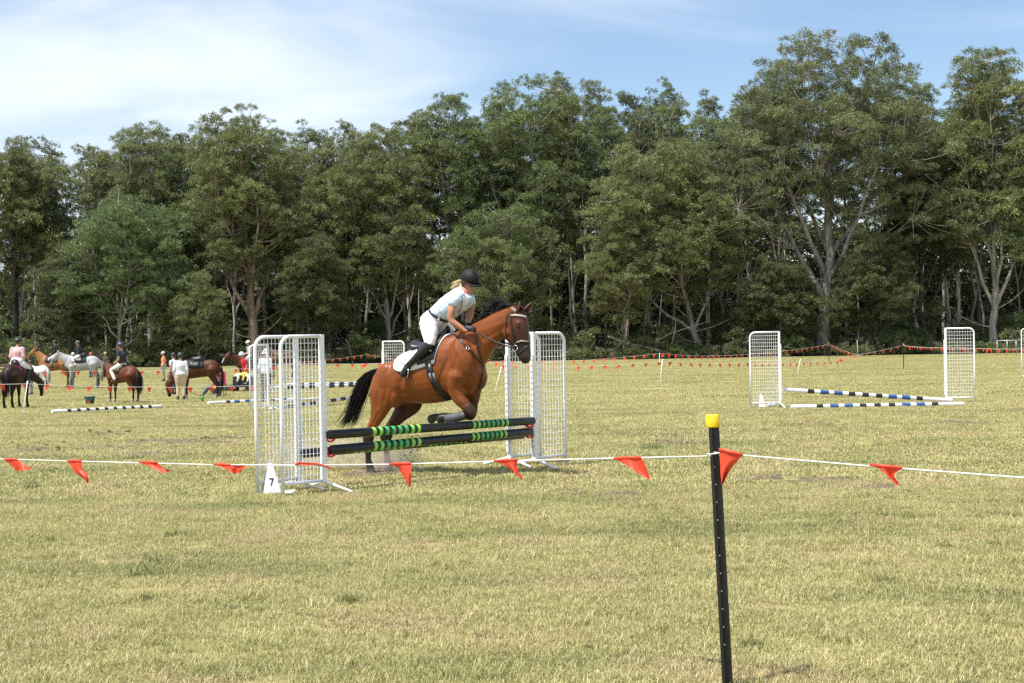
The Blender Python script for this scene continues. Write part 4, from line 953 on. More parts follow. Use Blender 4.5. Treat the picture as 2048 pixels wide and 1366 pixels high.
# grey rail frame at the far right
c_ = ground(2020, 712); y = c_.y; M_GALV = mat('galvanised', (.42, .43, .43), .4, metal=.6); root = thing('rail_frame', c_, 'grey metal rail frame at the foot of the wood, far right', 'frame')
for u in (1994, 2014, 2032, 2062):
    mb = MB(); t_ = at_depth(u, 681, y); mb.tube([Vector((t_.x, y, gz(y))), t_], .03, 8); mb.build('post', M_GALV, root)
A, B = at_depth(1993, 681.5, y - .01), at_depth(2066, 679.5, y - .01); mb = MB(); mb.tube([A, B], .032, 8); mb.build('rail', M_GALV, root)

# ================================================================== THE JUMPING HORSE AND ITS RIDER
PSI = R(30)
HB = (ground(738, 949) + ground(780, 941)) / 2                        # between the hind hooves
HF = Vector((math.cos(PSI), -math.sin(PSI), 0)); HN = Vector((-math.sin(PSI), -math.cos(PSI), 0))   # forward; to the camera side
def HP(u, v, off=0.0): return on_plane(u, v, HB + HN * off, HN)
def z1(X, Y, off=0.0): return HP(640 + X / 2.846, 500 + Y / 2.846, off)
def z3(X, Y, off=0.0): return HP(780 + X / 5.463, 520 + Y / 5.463, off)
PXM = 3000 / HB.y                                                     # photo pixels per metre at the horse
def r1(px): return px / 2.846 / PXM
def r3(px): return px / 5.463 / PXM
BAY = (.20, .054, .011); BAY_SHADED = (.10, .028, .010); BLK = (.010, .008, .007); MUZ = (.030, .018, .014); HOOF = (.05, .045, .04)  # second bay is the same coat with far-side shade painted in
def sec(a, b, hw, off=0.0):
    A, B = z1(*a, off), z1(*b, off); return ((A + B) / 2, (A - B) / 2, HN * hw)
H = Body()
TORSO = [sec((362, 700), (350, 850), .11), sec((392, 655), (372, 888), .20), sec((440, 617), (430, 880), .255), sec((520, 580), (520, 872), .27), sec((600, 550), (610, 876), .285), sec((680, 512), (700, 866), .275),
         sec((742, 482), (772, 848), .255), sec((800, 478), (845, 828), .222), sec((850, 510), (892, 782), .172), sec((880, 570), (915, 735), .12)]
H.loft(TORSO, BAY, 5, 24, 2.15)
H.loft([sec((735, 500), (905, 735), .19), sec((800, 452), (935, 655), .15), sec((880, 415), (975, 585), .115), sec((955, 378), (1025, 520), .10), sec((1030, 343), (1062, 478), .09), sec((1085, 322), (1080, 465), .085)], BAY, 5, 20, 2.1)
HEAD = [sec((1108, 318), (1070, 400), .072), sec((1150, 335), (1052, 450), .092), sec((1176, 380), (1052, 490), .100), sec((1184, 435), (1070, 520), .092), sec((1188, 490), (1098, 555), .072), sec((1192, 545), (1122, 592), .062), sec((1199, 590), (1138, 625), .062), sec((1196, 620), (1155, 640), .045)]
H.loft(HEAD[:4], (.085, .026, .010), 4, 18, 2.2); H.loft(HEAD[3:6], (.045, .017, .010), 4, 18, 2.2); H.loft(HEAD[5:], MUZ, 4, 18, 2.1)
H.blob(z1(1075, 470, .05), HF * r1(38), UPZ * r1(48), HN * .050, (.15, .043, .014)); H.blob(z1(1075, 470, -.05), HF * r1(38), UPZ * r1(48), HN * .050, (.15, .043, .014))   # cheeks
H.blob(z1(1185, 612, .03), HF * .035, UPZ * .04, HN * .03, MUZ); H.blob(z1(1160, 632), HF * .035, UPZ * .03, HN * .035, MUZ)
for sg in (1, -1):   # brow ridge over the eye
    H.blob(z1(1128, 415, .085 * sg), HF * .03, UPZ * .022, HN * .018, (.10, .035, .016))
# muscle masses
H.blob(z1(800, 640, .155), HF * r1(85), UPZ * r1(140), HN * .105, BAY); H.blob(z1(860, 700, -.15), HF * r1(70), UPZ * r1(120), HN * .10, BAY)       # shoulders
H.blob(z1(835, 715, .10), HF * r1(70), UPZ * r1(75), HN * .10, BAY); H.blob(z1(905, 725, -.08), HF * r1(50), UPZ * r1(70), HN * .10, BAY_SHADED)  # chest, far half darkened as painted shade
H.blob(z1(380, 745, .17), HF * r1(78), UPZ * r1(105), HN * .11, BAY); H.blob(z1(440, 740, -.16), HF * r1(85), UPZ * r1(100), HN * .11, BAY_SHADED)      # quarters, the far one with shade painted into its coat
H.blob(z1(425, 815, .155), HF * r1(58), UPZ * r1(85), HN * .085, BAY)
def leg(pairs, off, col):
    H.loft([sec(a, b, hw, off) for a, b, hw in pairs], col, 4, 14, 2.1)
# near hind
leg([((450, 700), (305, 720), .09), ((448, 800), (284, 800), .105), ((425, 865), (290, 872), .085), ((382, 935), (290, 945), .06), ((335, 1000), (268, 1003), .045), ((312, 1040), (248, 1046), .042)], .17, BAY)
leg([((312, 1040), (246, 1044), .042), ((306, 1075), (243, 1078), .042), ((296, 1110), (252, 1114), .034), ((292, 1155), (257, 1155), .027), ((291, 1195), (259, 1196), .028), ((303, 1218), (260, 1220), .034), ((303, 1240), (268, 1243), .03)], .17, BLK)
leg([((306, 1240), (266, 1244), .036), ((322, 1276), (262, 1276), .055)], .17, HOOF)
# far hind, upper leg coloured darker to paint in its shaded side
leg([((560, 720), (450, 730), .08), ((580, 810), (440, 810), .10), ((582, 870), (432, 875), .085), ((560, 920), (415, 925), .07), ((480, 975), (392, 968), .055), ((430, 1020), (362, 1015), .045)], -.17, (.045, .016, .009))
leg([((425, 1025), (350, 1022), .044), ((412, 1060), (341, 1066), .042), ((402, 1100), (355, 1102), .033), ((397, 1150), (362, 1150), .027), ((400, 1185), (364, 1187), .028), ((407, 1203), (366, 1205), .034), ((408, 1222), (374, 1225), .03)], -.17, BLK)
leg([((410, 1222), (374, 1226), .036), ((424, 1252), (368, 1254), .055)], -.17, HOOF)
# near fore, folded
def cx(lst, off, col): H.chain([(z1(x, y, off), r1(r_)) for x, y, r_ in lst], col, 4, 14)
cx([(785, 715, 60), (772, 785, 50), (792, 842, 38), (825, 880, 32)], .16, BAY)
cx([(822, 878, 31), (845, 905, 31), (862, 930, 27)], .16, (.05, .02, .012))
cx([(858, 928, 27), (830, 940, 21), (790, 950, 18), (752, 958, 21), (725, 958, 20)], .15, BLK)
cx([(728, 957, 21), (706, 955, 24), (688, 962, 30)], .15, (.02, .018, .016))
# far fore, folded; shade is put into the forearm colour
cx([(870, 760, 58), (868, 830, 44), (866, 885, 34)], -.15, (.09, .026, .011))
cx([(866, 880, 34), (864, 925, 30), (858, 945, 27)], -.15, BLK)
cx([(858, 945, 26), (800, 944, 17), (740, 944, 17), (692, 946, 20), (668, 950, 18)], -.14, BLK)
cx([(668, 948, 19), (648, 955, 23), (633, 964, 27)], -.14, HOOF)
M_HORSE = mat('bay_coat', (1, 1, 1), .40, spec=.32, vcol='coat', noise=(4.5, .24), bump=.16, bscale=7)
horse = thing('bay_horse', HB, 'glossy bay horse jumping the black and green poles', 'horse')
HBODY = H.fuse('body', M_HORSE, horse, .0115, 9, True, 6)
# nostril, eye
# muscle, rib and tendon relief: grooves (+) and ridges (-) drawn along the visible side and mirrored to the other
def relief(o, lines, scale=1.0):
    segs = []
    for pts, dep, wid in lines:
        L2 = [((z1(x, y, .18) - HB).dot(HF), z1(x, y, .18).z) for x, y in pts]
        for a, b_ in zip(L2[:-1], L2[1:]): segs.append((*a, *b_, dep, wid))
    me = o.data; n = len(me.vertices); co = np.zeros(n * 3); me.vertices.foreach_get('co', co); co = co.reshape(-1, 3); no = np.zeros(n * 3); me.vertex_normals.foreach_get('vector', no); no = no.reshape(-1, 3)
    off = (co - np.array(HB)) @ np.array(HN); x = (co - np.array(HB)) @ np.array(HF); z = co[:, 2]; disp = np.zeros(n); by = {}
    for (ax, az, bx, bz, dep, wid) in segs:
        d2 = (bx - ax) ** 2 + (bz - az) ** 2; t_ = np.clip(((x - ax) * (bx - ax) + (z - az) * (bz - az)) / d2, 0, 1); d_ = np.hypot(x - ax - t_ * (bx - ax), z - az - t_ * (bz - az))
        k = (dep, wid); w = np.exp(-(d_ / wid) ** 2); by[k] = np.maximum(by.get(k, 0), w)
    for (dep, wid), w in by.items(): disp -= dep * w
    disp *= np.clip((np.abs(off) - .02) / .08, 0, 1) * scale
    me.vertices.foreach_set('co', (co + no * disp[:, None]).ravel()); me.update()
GRV = [([(765, 545), (738, 640), (705, 720), (690, 800)], .013, .03), ([(842, 500), (888, 590), (908, 680)], .010, .025), ([(775, 540), (820, 620), (842, 690)], -.009, .03), ([(800, 600), (770, 700)], .006, .025),
       ([(338, 720), (352, 800), (340, 890)], .009, .022), ([(385, 680), (400, 780), (385, 860)], .006, .02), ([(478, 640), (490, 720), (468, 800)], .016, .045), ([(440, 862), (480, 812), (535, 800)], .010, .025), ([(430, 640), (395, 700)], .007, .03),
       ([(1050, 492), (1005, 560), (950, 640)], .010, .022), ([(830, 490), (940, 445), (1050, 405)], -.006, .03), ([(860, 540), (960, 480), (1040, 440)], .006, .025), ([(1066, 385), (1056, 450), (1064, 500), (1088, 535)], .009, .014),
       ([(1125, 465), (1150, 515)], -.006, .012), ([(745, 790), (812, 885)], .007, .014), ([(770, 770), (830, 870)], -.004, .012), ([(345, 930), (292, 1020)], .007, .012), ([(300, 1000), (262, 1050)], .006, .01), ([(860, 720), (840, 770), (800, 790)], .010, .022), ([(905, 690), (880, 760)], .008, .02)]
for k in range(8): GRV.append(([(520 + 24 * k, 690), (512 + 25 * k, 760), (520 + 26 * k, 830)], .0028, .011))
relief(HBODY, GRV)
def bvh_of(o):
    Mw = parent_inv(o.parent).inverted() @ Matrix() if False else Matrix()
    return BVHTree.FromPolygons([v.co.copy() for v in o.data.vertices], [tuple(p.vertices) for p in o.data.polygons])
BV = bvh_of(HBODY)
def hit(u, v, lift=.004):
    h_ = BV.ray_cast(CAM, ray(u, v)); 
    if h_[0] is None:
        h2 = BV.find_nearest(HP(u, v, .1)); return h2[0] + h2[1] * lift, h2[1]
    return h_[0] + h_[1] * lift, h_[1]
def h1(X, Y, lift=.004): return hit(640 + X / 2.846, 500 + Y / 2.846, lift)
def mirror_pt(p):
    d = (p - HB).dot(HN); q = p - HN * (2 * d); nn = BV.find_nearest(q); return nn[0], nn[1]
p, n_ = h1(1127, 434, -.006); mb = MB(); mb.ellipsoid(p, HF * .027, UPZ * .022, HN * .018, 12, 8); p2, n2_ = mirror_pt(p); mb2 = MB(); mb2.ellipsoid(p2 - n2_ * .006, HF * .021, UPZ * .019, HN * .016, 12, 8)
M_EYE = mat('horse_eye', (.006, .004, .003), .08, spec=.6); mb.build('eye', M_EYE, horse); mb2.build('eye', M_EYE, horse)
p, n_ = h1(1178, 598, -.004); mb = MB(); mb.ellipsoid(p, HF * .014 + UPZ * .006, UPZ * .022, HN * .012, 10, 8); mb.build('nostril', mat('nostril_black', (.004, .003, .003), .6), horse)
# ears
def ear(base, tip, w, out_, name='ear'):
    mb = MB(); base, tip = Vector(base), Vector(tip); ax = tip - base; sd = ax.cross(out_).normalized(); prof = [(0, .75), (.2, 1.0), (.45, .95), (.7, .62), (.88, .3), (1, .04)]
    rows = []; n = 8
    for t_, w_ in prof:
        c_ = base + ax * t_
        for k in range(n):    # cupped, open towards out_
            a = R(-140 + 280 * k / (n - 1)); rows.append(c_ + sd * (math.sin(a) * w * w_) - out_ * (math.cos(a) * w * w_ * .75))
    L = len(prof); fs = [(i * n + k, i * n + k + 1, (i + 1) * n + k + 1, (i + 1) * n + k) for i in range(L - 1) for k in range(n - 1)]
    mb.add(rows, fs)
    o = mb.build(name, mat('ear_coat', (.11, .035, .016), .6), horse)
    md = o.modifiers.new('thick', 'SOLIDIFY'); md.thickness = .006
    return o
ear(z1(1112, 362, .05), z1(1138, 296, .07), .030, (HN * .6 - HF * .6 + UPZ * .1).normalized())
ear(z1(1165, 352, -.06), z1(1206, 298, -.08), .030, (HN * .3 + HF * .9).normalized())
# mane and tail
M_HAIR = mat('black_hair', (.009, .007, .006), .5, spec=.22)
def strands(roots, name, material, parent, n, seed, width=.011):
    """roots(t, g) -> list of points along one lock"""
    g = random.Random(seed); mb = MB()
    for k in range(n):
        pts, w = roots((k + g.random()) / n, g); L = len(pts)
        mb.tube(pts, [w * (1 - .1 * i) if i < L - 2 else w * (.55 if i == L - 2 else .1) for i in range(L)], 4, cap=False)
    return mb.build(name, material, parent)
CREST = [z1(800, 455), z1(870, 424), z1(940, 388), z1(1000, 358), z1(1060, 330), z1(1110, 312)]
def along(P, t):
    x = t * (len(P) - 1); i = min(int(x), len(P) - 2); return P[i].lerp(P[i + 1], x - i)
def mane_lock(t, g):
    r0 = along(CREST, t) + HN * g.uniform(-.02, .02); lift_ = .12 + .85 * math.exp(-((t - .74) / .20) ** 2); ln = (.085 + .105 * lift_) * g.uniform(.6, 1.2)
    back = (-HF * g.uniform(.55, 1.1) + UPZ * (lift_ * g.uniform(.25, .75) - .25) + HN * g.uniform(-.35, .35)); up = UPZ * (.75 * lift_)
    p1 = r0 + (up + back * .3) * ln * .35; p2 = p1 + (back * .8 + up * .35) * ln * .45; p3 = p2 + (back + UPZ * g.uniform(-.4, .2)) * ln * .5; p4 = p3 + (back + UPZ * g.uniform(-.7, .1)) * ln * .3
    return [r0 - UPZ * .015, p1, p2, p3, p4], .0075
strands(mane_lock, 'mane', M_HAIR, horse, 620, 2)
def forelock(t, g):
    r0 = z1(1120 + 22 * t, 322 + 8 * t, g.uniform(-.04, .04)); d = HF * g.uniform(.3, .8) - UPZ * g.uniform(.2, .9) + HN * g.uniform(-.3, .3); L = g.uniform(.06, .13)
    return [r0, r0 + UPZ * .02 + d * L * .3, r0 + d * L * .7, r0 + d * L], .006
strands(forelock, 'forelock', M_HAIR, horse, 60, 3)
TS = [z1(362, 680), z1(330, 680), z1(290, 702), z1(255, 748), z1(228, 815), z1(200, 890), z1(165, 965), z1(125, 1020)]
def tail_lock(t, g):
    ln = g.uniform(.62, 1.0) if g.random() < .75 else g.uniform(.4, .7); sp = max(-1.7, min(1.7, g.gauss(0, 1))); sz = g.gauss(0, 1); out_ = []
    for i in range(8):
        x = ln * i / 7; p = along(TS, x); wdt = .018 + .082 * math.sin(min(x, .8) / .8 * math.pi * .62) ** 1.2
        if x > .7: wdt += .10 * (x - .7)
        out_.append(p + HF * sp * wdt * .55 + HN * sz * wdt * .4 + (HF * .18 * max(0, x - .72) if sp > .6 else Vector()) + UPZ * (g.gauss(0, .006)))
    return out_, .0068
strands(tail_lock, 'tail', M_HAIR, horse, 420, 4)

# ---- tack
DS = densify([(Vector(a), Vector(b), Vector(c)) for a, b, c in TORSO], 6)
def tp(t, th, infl):                       # point on the barrel: t along the sections, th angle from the spine (+ camera side)
    x = t * 6; i = min(int(x), len(DS) - 2); f = x - i; c_ = DS[i][0].lerp(DS[i + 1][0], f); a = DS[i][1].lerp(DS[i + 1][1], f); b_ = DS[i][2].lerp(DS[i + 1][2], f)
    cw, sw = math.cos(th), math.sin(th); pw = 2 / 2.15; cw = math.copysign(abs(cw) ** pw, cw); sw = math.copysign(abs(sw) ** pw, sw)
    return c_ + a * cw * (1 + infl / a.length) + b_ * sw * (1 + infl / b_.length)
def drape(name, edge, nt_, nth, th_max, infl, material, parent, th_min=None, thick=.01):
    """edge(th) -> t0, t1"""
    mb = MB(); vs_ = []; th0 = -th_max if th_min is None else th_min
    for j in range(nth + 1):
        th = th0 + (th_max - th0) * j / nth; t0, t1 = edge(th)
        for i in range(nt_ + 1):
            p = tp(t0 + (t1 - t0) * i / nt_, th, infl)
            h_ = BV.find_nearest(p)
            if h_[0] is not None and (p - h_[0]).dot(h_[1]) < infl * .8: p = h_[0] + h_[1] * infl     # keep clear of the coat
            vs_.append(p)
    n = nt_ + 1; mb.add(vs_, [(j * n + i, j * n + i + 1, (j + 1) * n + i + 1, (j + 1) * n + i) for j in range(nth) for i in range(nt_)])
    o = mb.build(name, material, parent); md = o.modifiers.new('thick', 'SOLIDIFY'); md.thickness = thick; md.offset = 1
    return o
def pad_edge(th):
    a = abs(th) / R(82); back = 2.75 - .30 * math.sin(math.pi * min(1, a)) + (.55 * max(0, (a - .80) / .2) ** 2); front = 6.15 - .75 * a
    return back, front
M_PAD = mat('white_quilt', (.78, .78, .79), .8, noise=(8, .04), bump=.25, bscale=40)
pad = drape('saddle_pad', pad_edge, 26, 26, R(80), .016, M_PAD, None, None, .012); tag(pad, 'white quilted saddle pad on the jumping bay horse', 'saddle pad')
M_LEATHER = mat('black_leather', (.014, .013, .013), .38, spec=.5, noise=(20, .25)); M_STEEL = mat('bright_steel', (.7, .7, .72), .2, metal=1.0)
saddle = thing('saddle', tp(4.4, 0, .03), 'black jumping saddle under the rider in white', 'saddle')
def flap_edge(th):
    a = abs(th) / R(74); return 3.75 + .55 * a, 5.85 - .15 * a - .25 * a * a
drape('flap', flap_edge, 12, 10, R(74), .036, M_LEATHER, saddle, R(14), .010)
def flap_edge2(th): return flap_edge(th)
drape('flap', flap_edge, 12, 10, R(-14), .036, M_LEATHER, saddle, R(-74), .010)
# seat: dipped between pommel and cantle
mb = MB(); vs_ = []; n = 9
for i in range(13):
    t_ = 3.25 + 2.5 * i / 12; x = i / 12; hgt = .035 + .085 * max(0, 1 - x / .28) ** 1.3 + .075 * max(0, (x - .72) / .28) ** 1.3; wd_ = .17 * (1 - .52 * x)
    for k in range(n):
        y_ = -1 + 2 * k / (n - 1); p = tp(t_, 0, .02) + HN * (y_ * wd_) + UPZ * (hgt * (1 - .55 * y_ * y_) - .035 * y_ * y_); vs_.append(p)
mb.add(vs_, [(i * n + k, i * n + k + 1, (i + 1) * n + k + 1, (i + 1) * n + k) for i in range(12) for k in range(n - 1)])
o = mb.build('seat', M_LEATHER, saddle); md = o.modifiers.new('thick', 'SOLIDIFY'); md.thickness = .035; md.offset = -1
# girth strap across the barrel
pts = [h1(618, 640, .012), h1(628, 690, .010), h1(645, 740, .010), h1(672, 785, .010), h1(705, 822, .010), h1(735, 846, .010)]
mb = MB(); mb.ribbon([p for p, _ in pts], [q for _, q in pts], .085, .012); go = mb.build('girth', M_LEATHER, saddle)
for dx_ in (-11, 11):
    pts = [h1(640 + dx_, 700, .026), h1(645 + dx_, 722, .026), h1(652 + dx_, 745, .026)]; mb = MB(); mb.ribbon([p for p, _ in pts], [q for _, q in pts], .026, .006); mb.build('billet', mat('grey_elastic', (.16, .18, .20), .5), go)
pm = [mirror_pt(p) for p, _ in pts]
mpts = [mirror_pt(p) for p, _ in [h1(618, 640), h1(645, 740), h1(705, 822), h1(735, 846)]]; mb = MB(); mb.ribbon([p + q * .01 for p, q in mpts], [q for _, q in mpts], .085, .012); mb.build('girth', M_LEATHER, saddle)
# breastplate
M_BROWN = mat('brown_strap', (.035, .022, .017), .4, spec=.5)
bp_root = thing('breastplate', h1(850, 560)[0], 'dark leather breastplate across the chest of the jumping horse', 'breastplate')
def strap(lst, w, material, parent, name='strap', lift=.004, th=.005, mirror=False):
    P_ = []
    for i in range(len(lst) - 1):
        for k in range(3): f = k / 3; P_.append((lst[i][0] + (lst[i + 1][0] - lst[i][0]) * f, lst[i][1] + (lst[i + 1][1] - lst[i][1]) * f))
    P_.append(lst[-1]); hs_ = [h1(x, y, lift) for x, y in P_]
    mb = MB(); mb.ribbon([p for p, _ in hs_], [q for _, q in hs_], w, th); mb.build(name, material, parent)
    if mirror:
        ms_ = [mirror_pt(p) for p, _ in hs_]; mb = MB(); mb.ribbon([p + q * lift for p, q in ms_], [q for _, q in ms_], w, th); mb.build(name, material, parent)
strap([(722, 480), (770, 482), (800, 515), (840, 560), (885, 605), (922, 642)], .028, M_BROWN, bp_root, mirror=True)
strap([(885, 486), (893, 530), (905, 580), (920, 630)], .022, M_BROWN, bp_root)
strap([(926, 648), (925, 700), (918, 755), (900, 795)], .026, M_BROWN, bp_root)
p, q = h1(840, 560, .009); mb = MB(); sd = q.cross(UPZ).normalized(); mb.tube([p + (sd * math.cos(k * .5236) + q.cross(sd) * math.sin(k * .5236)) * .02 for k in range(13)], .005, 6); mb.build('ring', M_STEEL, bp_root)
# bridle
br = thing('bridle', h1(1110, 420)[0], 'black and silver bridle on the head of the jumping horse', 'bridle')
M_PIPE = mat('pale_padding', (.42, .40, .34), .4)
strap([(1096, 345), (1088, 372), (1090, 420), (1098, 470), (1108, 520), (1114, 545)], .022, M_LEATHER, br, 'cheekpiece', mirror=True)
strap([(1088, 372), (1120, 372), (1150, 376), (1172, 384)], .022, M_PIPE, br, 'browband', .007)
strap([(1104, 540), (1120, 528), (1150, 522), (1178, 524), (1190, 530)], .036, M_LEATHER, br, 'noseband', .006)
strap([(1122, 524), (1150, 517), (1186, 522)], .012, M_PIPE, br, 'noseband_padding', .013)
strap([(1186, 540), (1165, 562), (1140, 585), (1125, 592)], .016, M_LEATHER, br, 'flash_strap', .005)
strap([(1070, 360), (1062, 420), (1055, 460), (1062, 492)], .014, M_LEATHER, br, 'throatlatch', .004)
BIT, bq = h1(1115, 556, .014); mb = MB(); sd = HF
mb.tube([BIT + (HF * math.cos(k * .5236) + UPZ * math.sin(k * .5236)) * .033 for k in range(13)], .0055, 8); mb.build('bit_ring', M_STEEL, br)
HAND = z3(905, 765, .17)
def clear(q_, gap):
    h_ = BV.find_nearest(q_); return q_ if (q_ - h_[0]).dot(h_[1]) > gap else h_[0] + h_[1] * gap
def rein(A, B, name):
    mb = MB(); pts = [A.lerp(B, k / 8) - UPZ * .025 * 4 * (k / 8) * (1 - k / 8) for k in range(9)]; pts = [clear(q_, .012) for q_ in pts]; mb.ribbon(pts, [HN] * 9, .018, .006); mb.build(name, mat('rein_leather', (.03, .024, .022), .5), br)
rein(BIT + HN * .01, HAND, 'rein')
BIT2, b2 = mirror_pt(BIT); mb = MB(); mb.tube([BIT2 + b2 * .014 + (HF * math.cos(k * .5236) + UPZ * math.sin(k * .5236)) * .033 for k in range(13)], .0055, 8); mb.build('bit_ring', M_STEEL, br)
rein(BIT2 + b2 * .02, z3(890, 725, -.05), 'rein')

# ---- the rider
SKIN = mat('skin', (.46, .215, .13), .5, spec=.35, noise=(20, .07)); M_SHIRT = mat('pale_blue_shirt', (.58, .69, .80), .75, noise=(12, .04), bump=.35, bscale=16); M_BREECH = mat('white_breeches', (.82, .82, .83), .75, bump=.22, bscale=14)
rider = thing('person', tp(4.2, 0, .25), 'rider in white breeches and pale shirt leaning forward over the jumping horse', 'person')
def s3(a, b, hw, off=0.0):
    A, B = z3(*a, off), z3(*b, off); return ((A + B) / 2, (A - B) / 2, HN * hw)
def c3(B_, lst, k=4): B_.chain([(z3(x, y, o_), r3(r_)) for x, y, r_, o_ in lst], k=k)
body = Body()
# torso core, neck, head
body.loft([s3((400, 650), (510, 710), .11), s3((470, 520), (640, 640), .125), s3((600, 400), (770, 560), .14), s3((700, 335), (880, 470), .15), s3((775, 300), (880, 400), .10)], k=3)
c3(body, [(800, 350, 48, 0), (835, 300, 46, 0), (850, 270, 48, 0)])
HC = z3(868, 232, .0)
fwd = (HF * .86 + HN * .24 - UPZ * .44).normalized(); hup = (UPZ * .9 + HF * .38 + HN * .2); hup = (hup - fwd * hup.dot(fwd)).normalized(); hsd = fwd.cross(hup)
def hd(f, u, s_): return HC + fwd * f + hup * u + hsd * s_
body.blob(hd(0, .02, 0), fwd * .098, hup * .108, hsd * .076); body.blob(hd(.045, -.055, 0), fwd * .058, hup * .07, hsd * .056); body.blob(hd(.055, -.095, 0), fwd * .036, hup * .028, hsd * .032)
body.blob(hd(.098, -.028, 0), fwd * .018, hup * .026, hsd * .012); body.blob(hd(.103, -.04, 0), fwd * .016, hup * .012, hsd * .014)
body.blob(hd(.084, -.074, 0), fwd * .014, hup * .009, hsd * .022)
for sg in (1, -1): body.blob(hd(-.005, -.03, .076 * sg), fwd * .016, hup * .03, hsd * .008); body.blob(hd(.066, -.04, .036 * sg), fwd * .022, hup * .022, hsd * .02)
# arms
c3(body, [(745, 410, 46, .17), (690, 480, 44, .21), (672, 560, 42, .24), (668, 640, 40, .24), (700, 690, 37, .23), (760, 730, 31, .20), (815, 765, 26, .175), (850, 765, 25, .17)])
c3(body, [(880, 450, 44, -.16), (880, 540, 40, -.19), (868, 620, 36, -.19), (855, 660, 33, -.16), (862, 690, 28, -.10), (868, 715, 24, -.06)])
# legs inside the clothes
c3(body, [(440, 690, 50, .10), (440, 800, 52, .19), (430, 930, 40, .265), (330, 1050, 34, .29), (210, 1150, 26, .30), (160, 1230, 25, .31)]); c3(body, [(460, 690, 50, -.10), (560, 730, 50, -.20), (640, 800, 46, -.27), (560, 930, 34, -.29), (480, 1060, 26, -.30), (500, 1120, 24, -.31)])
body.fuse('body', SKIN, rider, .0085, 3)
from mathutils import noise as mnoise
def folds(o, amp, freq, squash):
    vs_ = o.data.vertices; nn = [v.normal.copy() for v in vs_]
    for v, q in zip(vs_, nn):
        p = v.co; a = (p - HB); k = Vector((a.dot(HF) * squash[0], a.dot(HN) * squash[1], a.z * squash[2])) * freq
        v.co = p + q * (amp * (abs(mnoise.noise(k)) * -2 + .5 + .5 * mnoise.noise(k * 2.3)))
    o.data.update()
for sg in (1, -1): e_ = MB(); e_.ellipsoid(hd(.084, -.010, .032 * sg), fwd * .008, hup * .006, hsd * .012, 8, 6); e_.build('eye', mat('eye_dark', (.03, .02, .015), .2), rider)
m_ = MB(); m_.ellipsoid(hd(.098, -.076, 0), fwd * .005, hup * .005, hsd * .02, 8, 6); m_.build('lips', mat('lips', (.42, .14, .11), .5), rider)
shirt = Body()
shirt.loft([s3((462, 524), (628, 664), .150), s3((520, 470), (690, 632), .152), s3((600, 398), (775, 575), .165), s3((690, 338), (870, 500), .175), s3((760, 300), (905, 420), .13), s3((795, 292), (868, 372), .075)], k=4, n=22)
c3(shirt, [(770, 385, 56, .14), (715, 430, 58, .20), (680, 468, 56, .225)]); c3(shirt, [(875, 420, 54, -.14), (884, 470, 52, -.19)])
folds(shirt.fuse('shirt', M_SHIRT, rider, .008, 2), .0065, 7.0, (1.2, .6, 1.0))
SBV = None
breech = Body()
breech.loft([s3((470, 528), (622, 668), .152), s3((420, 560), (580, 720), .165), s3((372, 610), (540, 760), .17), s3((352, 680), (520, 800), .15)], k=4, n=22)
c3(breech, [(435, 670, 96, .09), (432, 760, 92, .17), (436, 850, 74, .235), (432, 920, 56, .27), (415, 965, 46, .28)])
c3(breech, [(470, 670, 90, -.09), (560, 720, 80, -.18), (640, 775, 66, -.25), (690, 830, 50, -.27), (650, 890, 44, -.28)])
folds(breech.fuse('breeches', M_BREECH, rider, .008, 2), .0042, 8.0, (.6, .8, 1.5))
# white stock panel and piping at the chest front
M_WSHIRT = mat('white_stock', (.8, .8, .8), .7)
SB = [o for o in rider.children if o.name.startswith('shirt')][0]; SBV = BVHTree.FromPolygons([v.co.copy() for v in SB.data.vertices], [tuple(p.vertices) for p in SB.data.polygons])
def hs3(X, Y, lift):
    h_ = SBV.ray_cast(CAM, ray(780 + X / 5.463, 520 + Y / 5.463))
    if h_[0] is None: h_ = SBV.find_nearest(z3(X, Y, .1))
    return h_[0] + h_[1] * lift, h_[1]
def sheet(rows, lift, material, name, parent):
    mb = MB(); vs_ = [hs3(x, y, lift)[0] for row in rows for x, y in row]; n = len(rows[0]); mb.add(vs_, [(j * n + i, j * n + i + 1, (j + 1) * n + i + 1, (j + 1) * n + i) for j in range(len(rows) - 1) for i in range(n - 1)])
    o = mb.build(name, material, parent); md = o.modifiers.new('t', 'SOLIDIFY'); md.thickness = .003; return o
def lerp_rows(L, Rr, k): return [[(l[0] + (r_[0] - l[0]) * i / k, l[1] + (r_[1] - l[1]) * i / k) for i in range(k + 1)] for l, r_ in zip(L, Rr)]
sheet(lerp_rows([(785, 330), (792, 400), (795, 460), (780, 520), (750, 575)], [(862, 390), (872, 430), (862, 480), (838, 530), (790, 570)], 4), .004, M_WSHIRT, 'stock_front', rider)
for line in ([(778, 330), (788, 400), (790, 460), (776, 520), (742, 578)], [(868, 420), (858, 480), (832, 535), (785, 575)]):
    mb = MB(); pts = [hs3(x, y, .004)[0] for x, y in line]; mb.tube(pts, .0035, 6); mb.build('piping', mat('navy_piping', (.03, .04, .06), .5), rider)
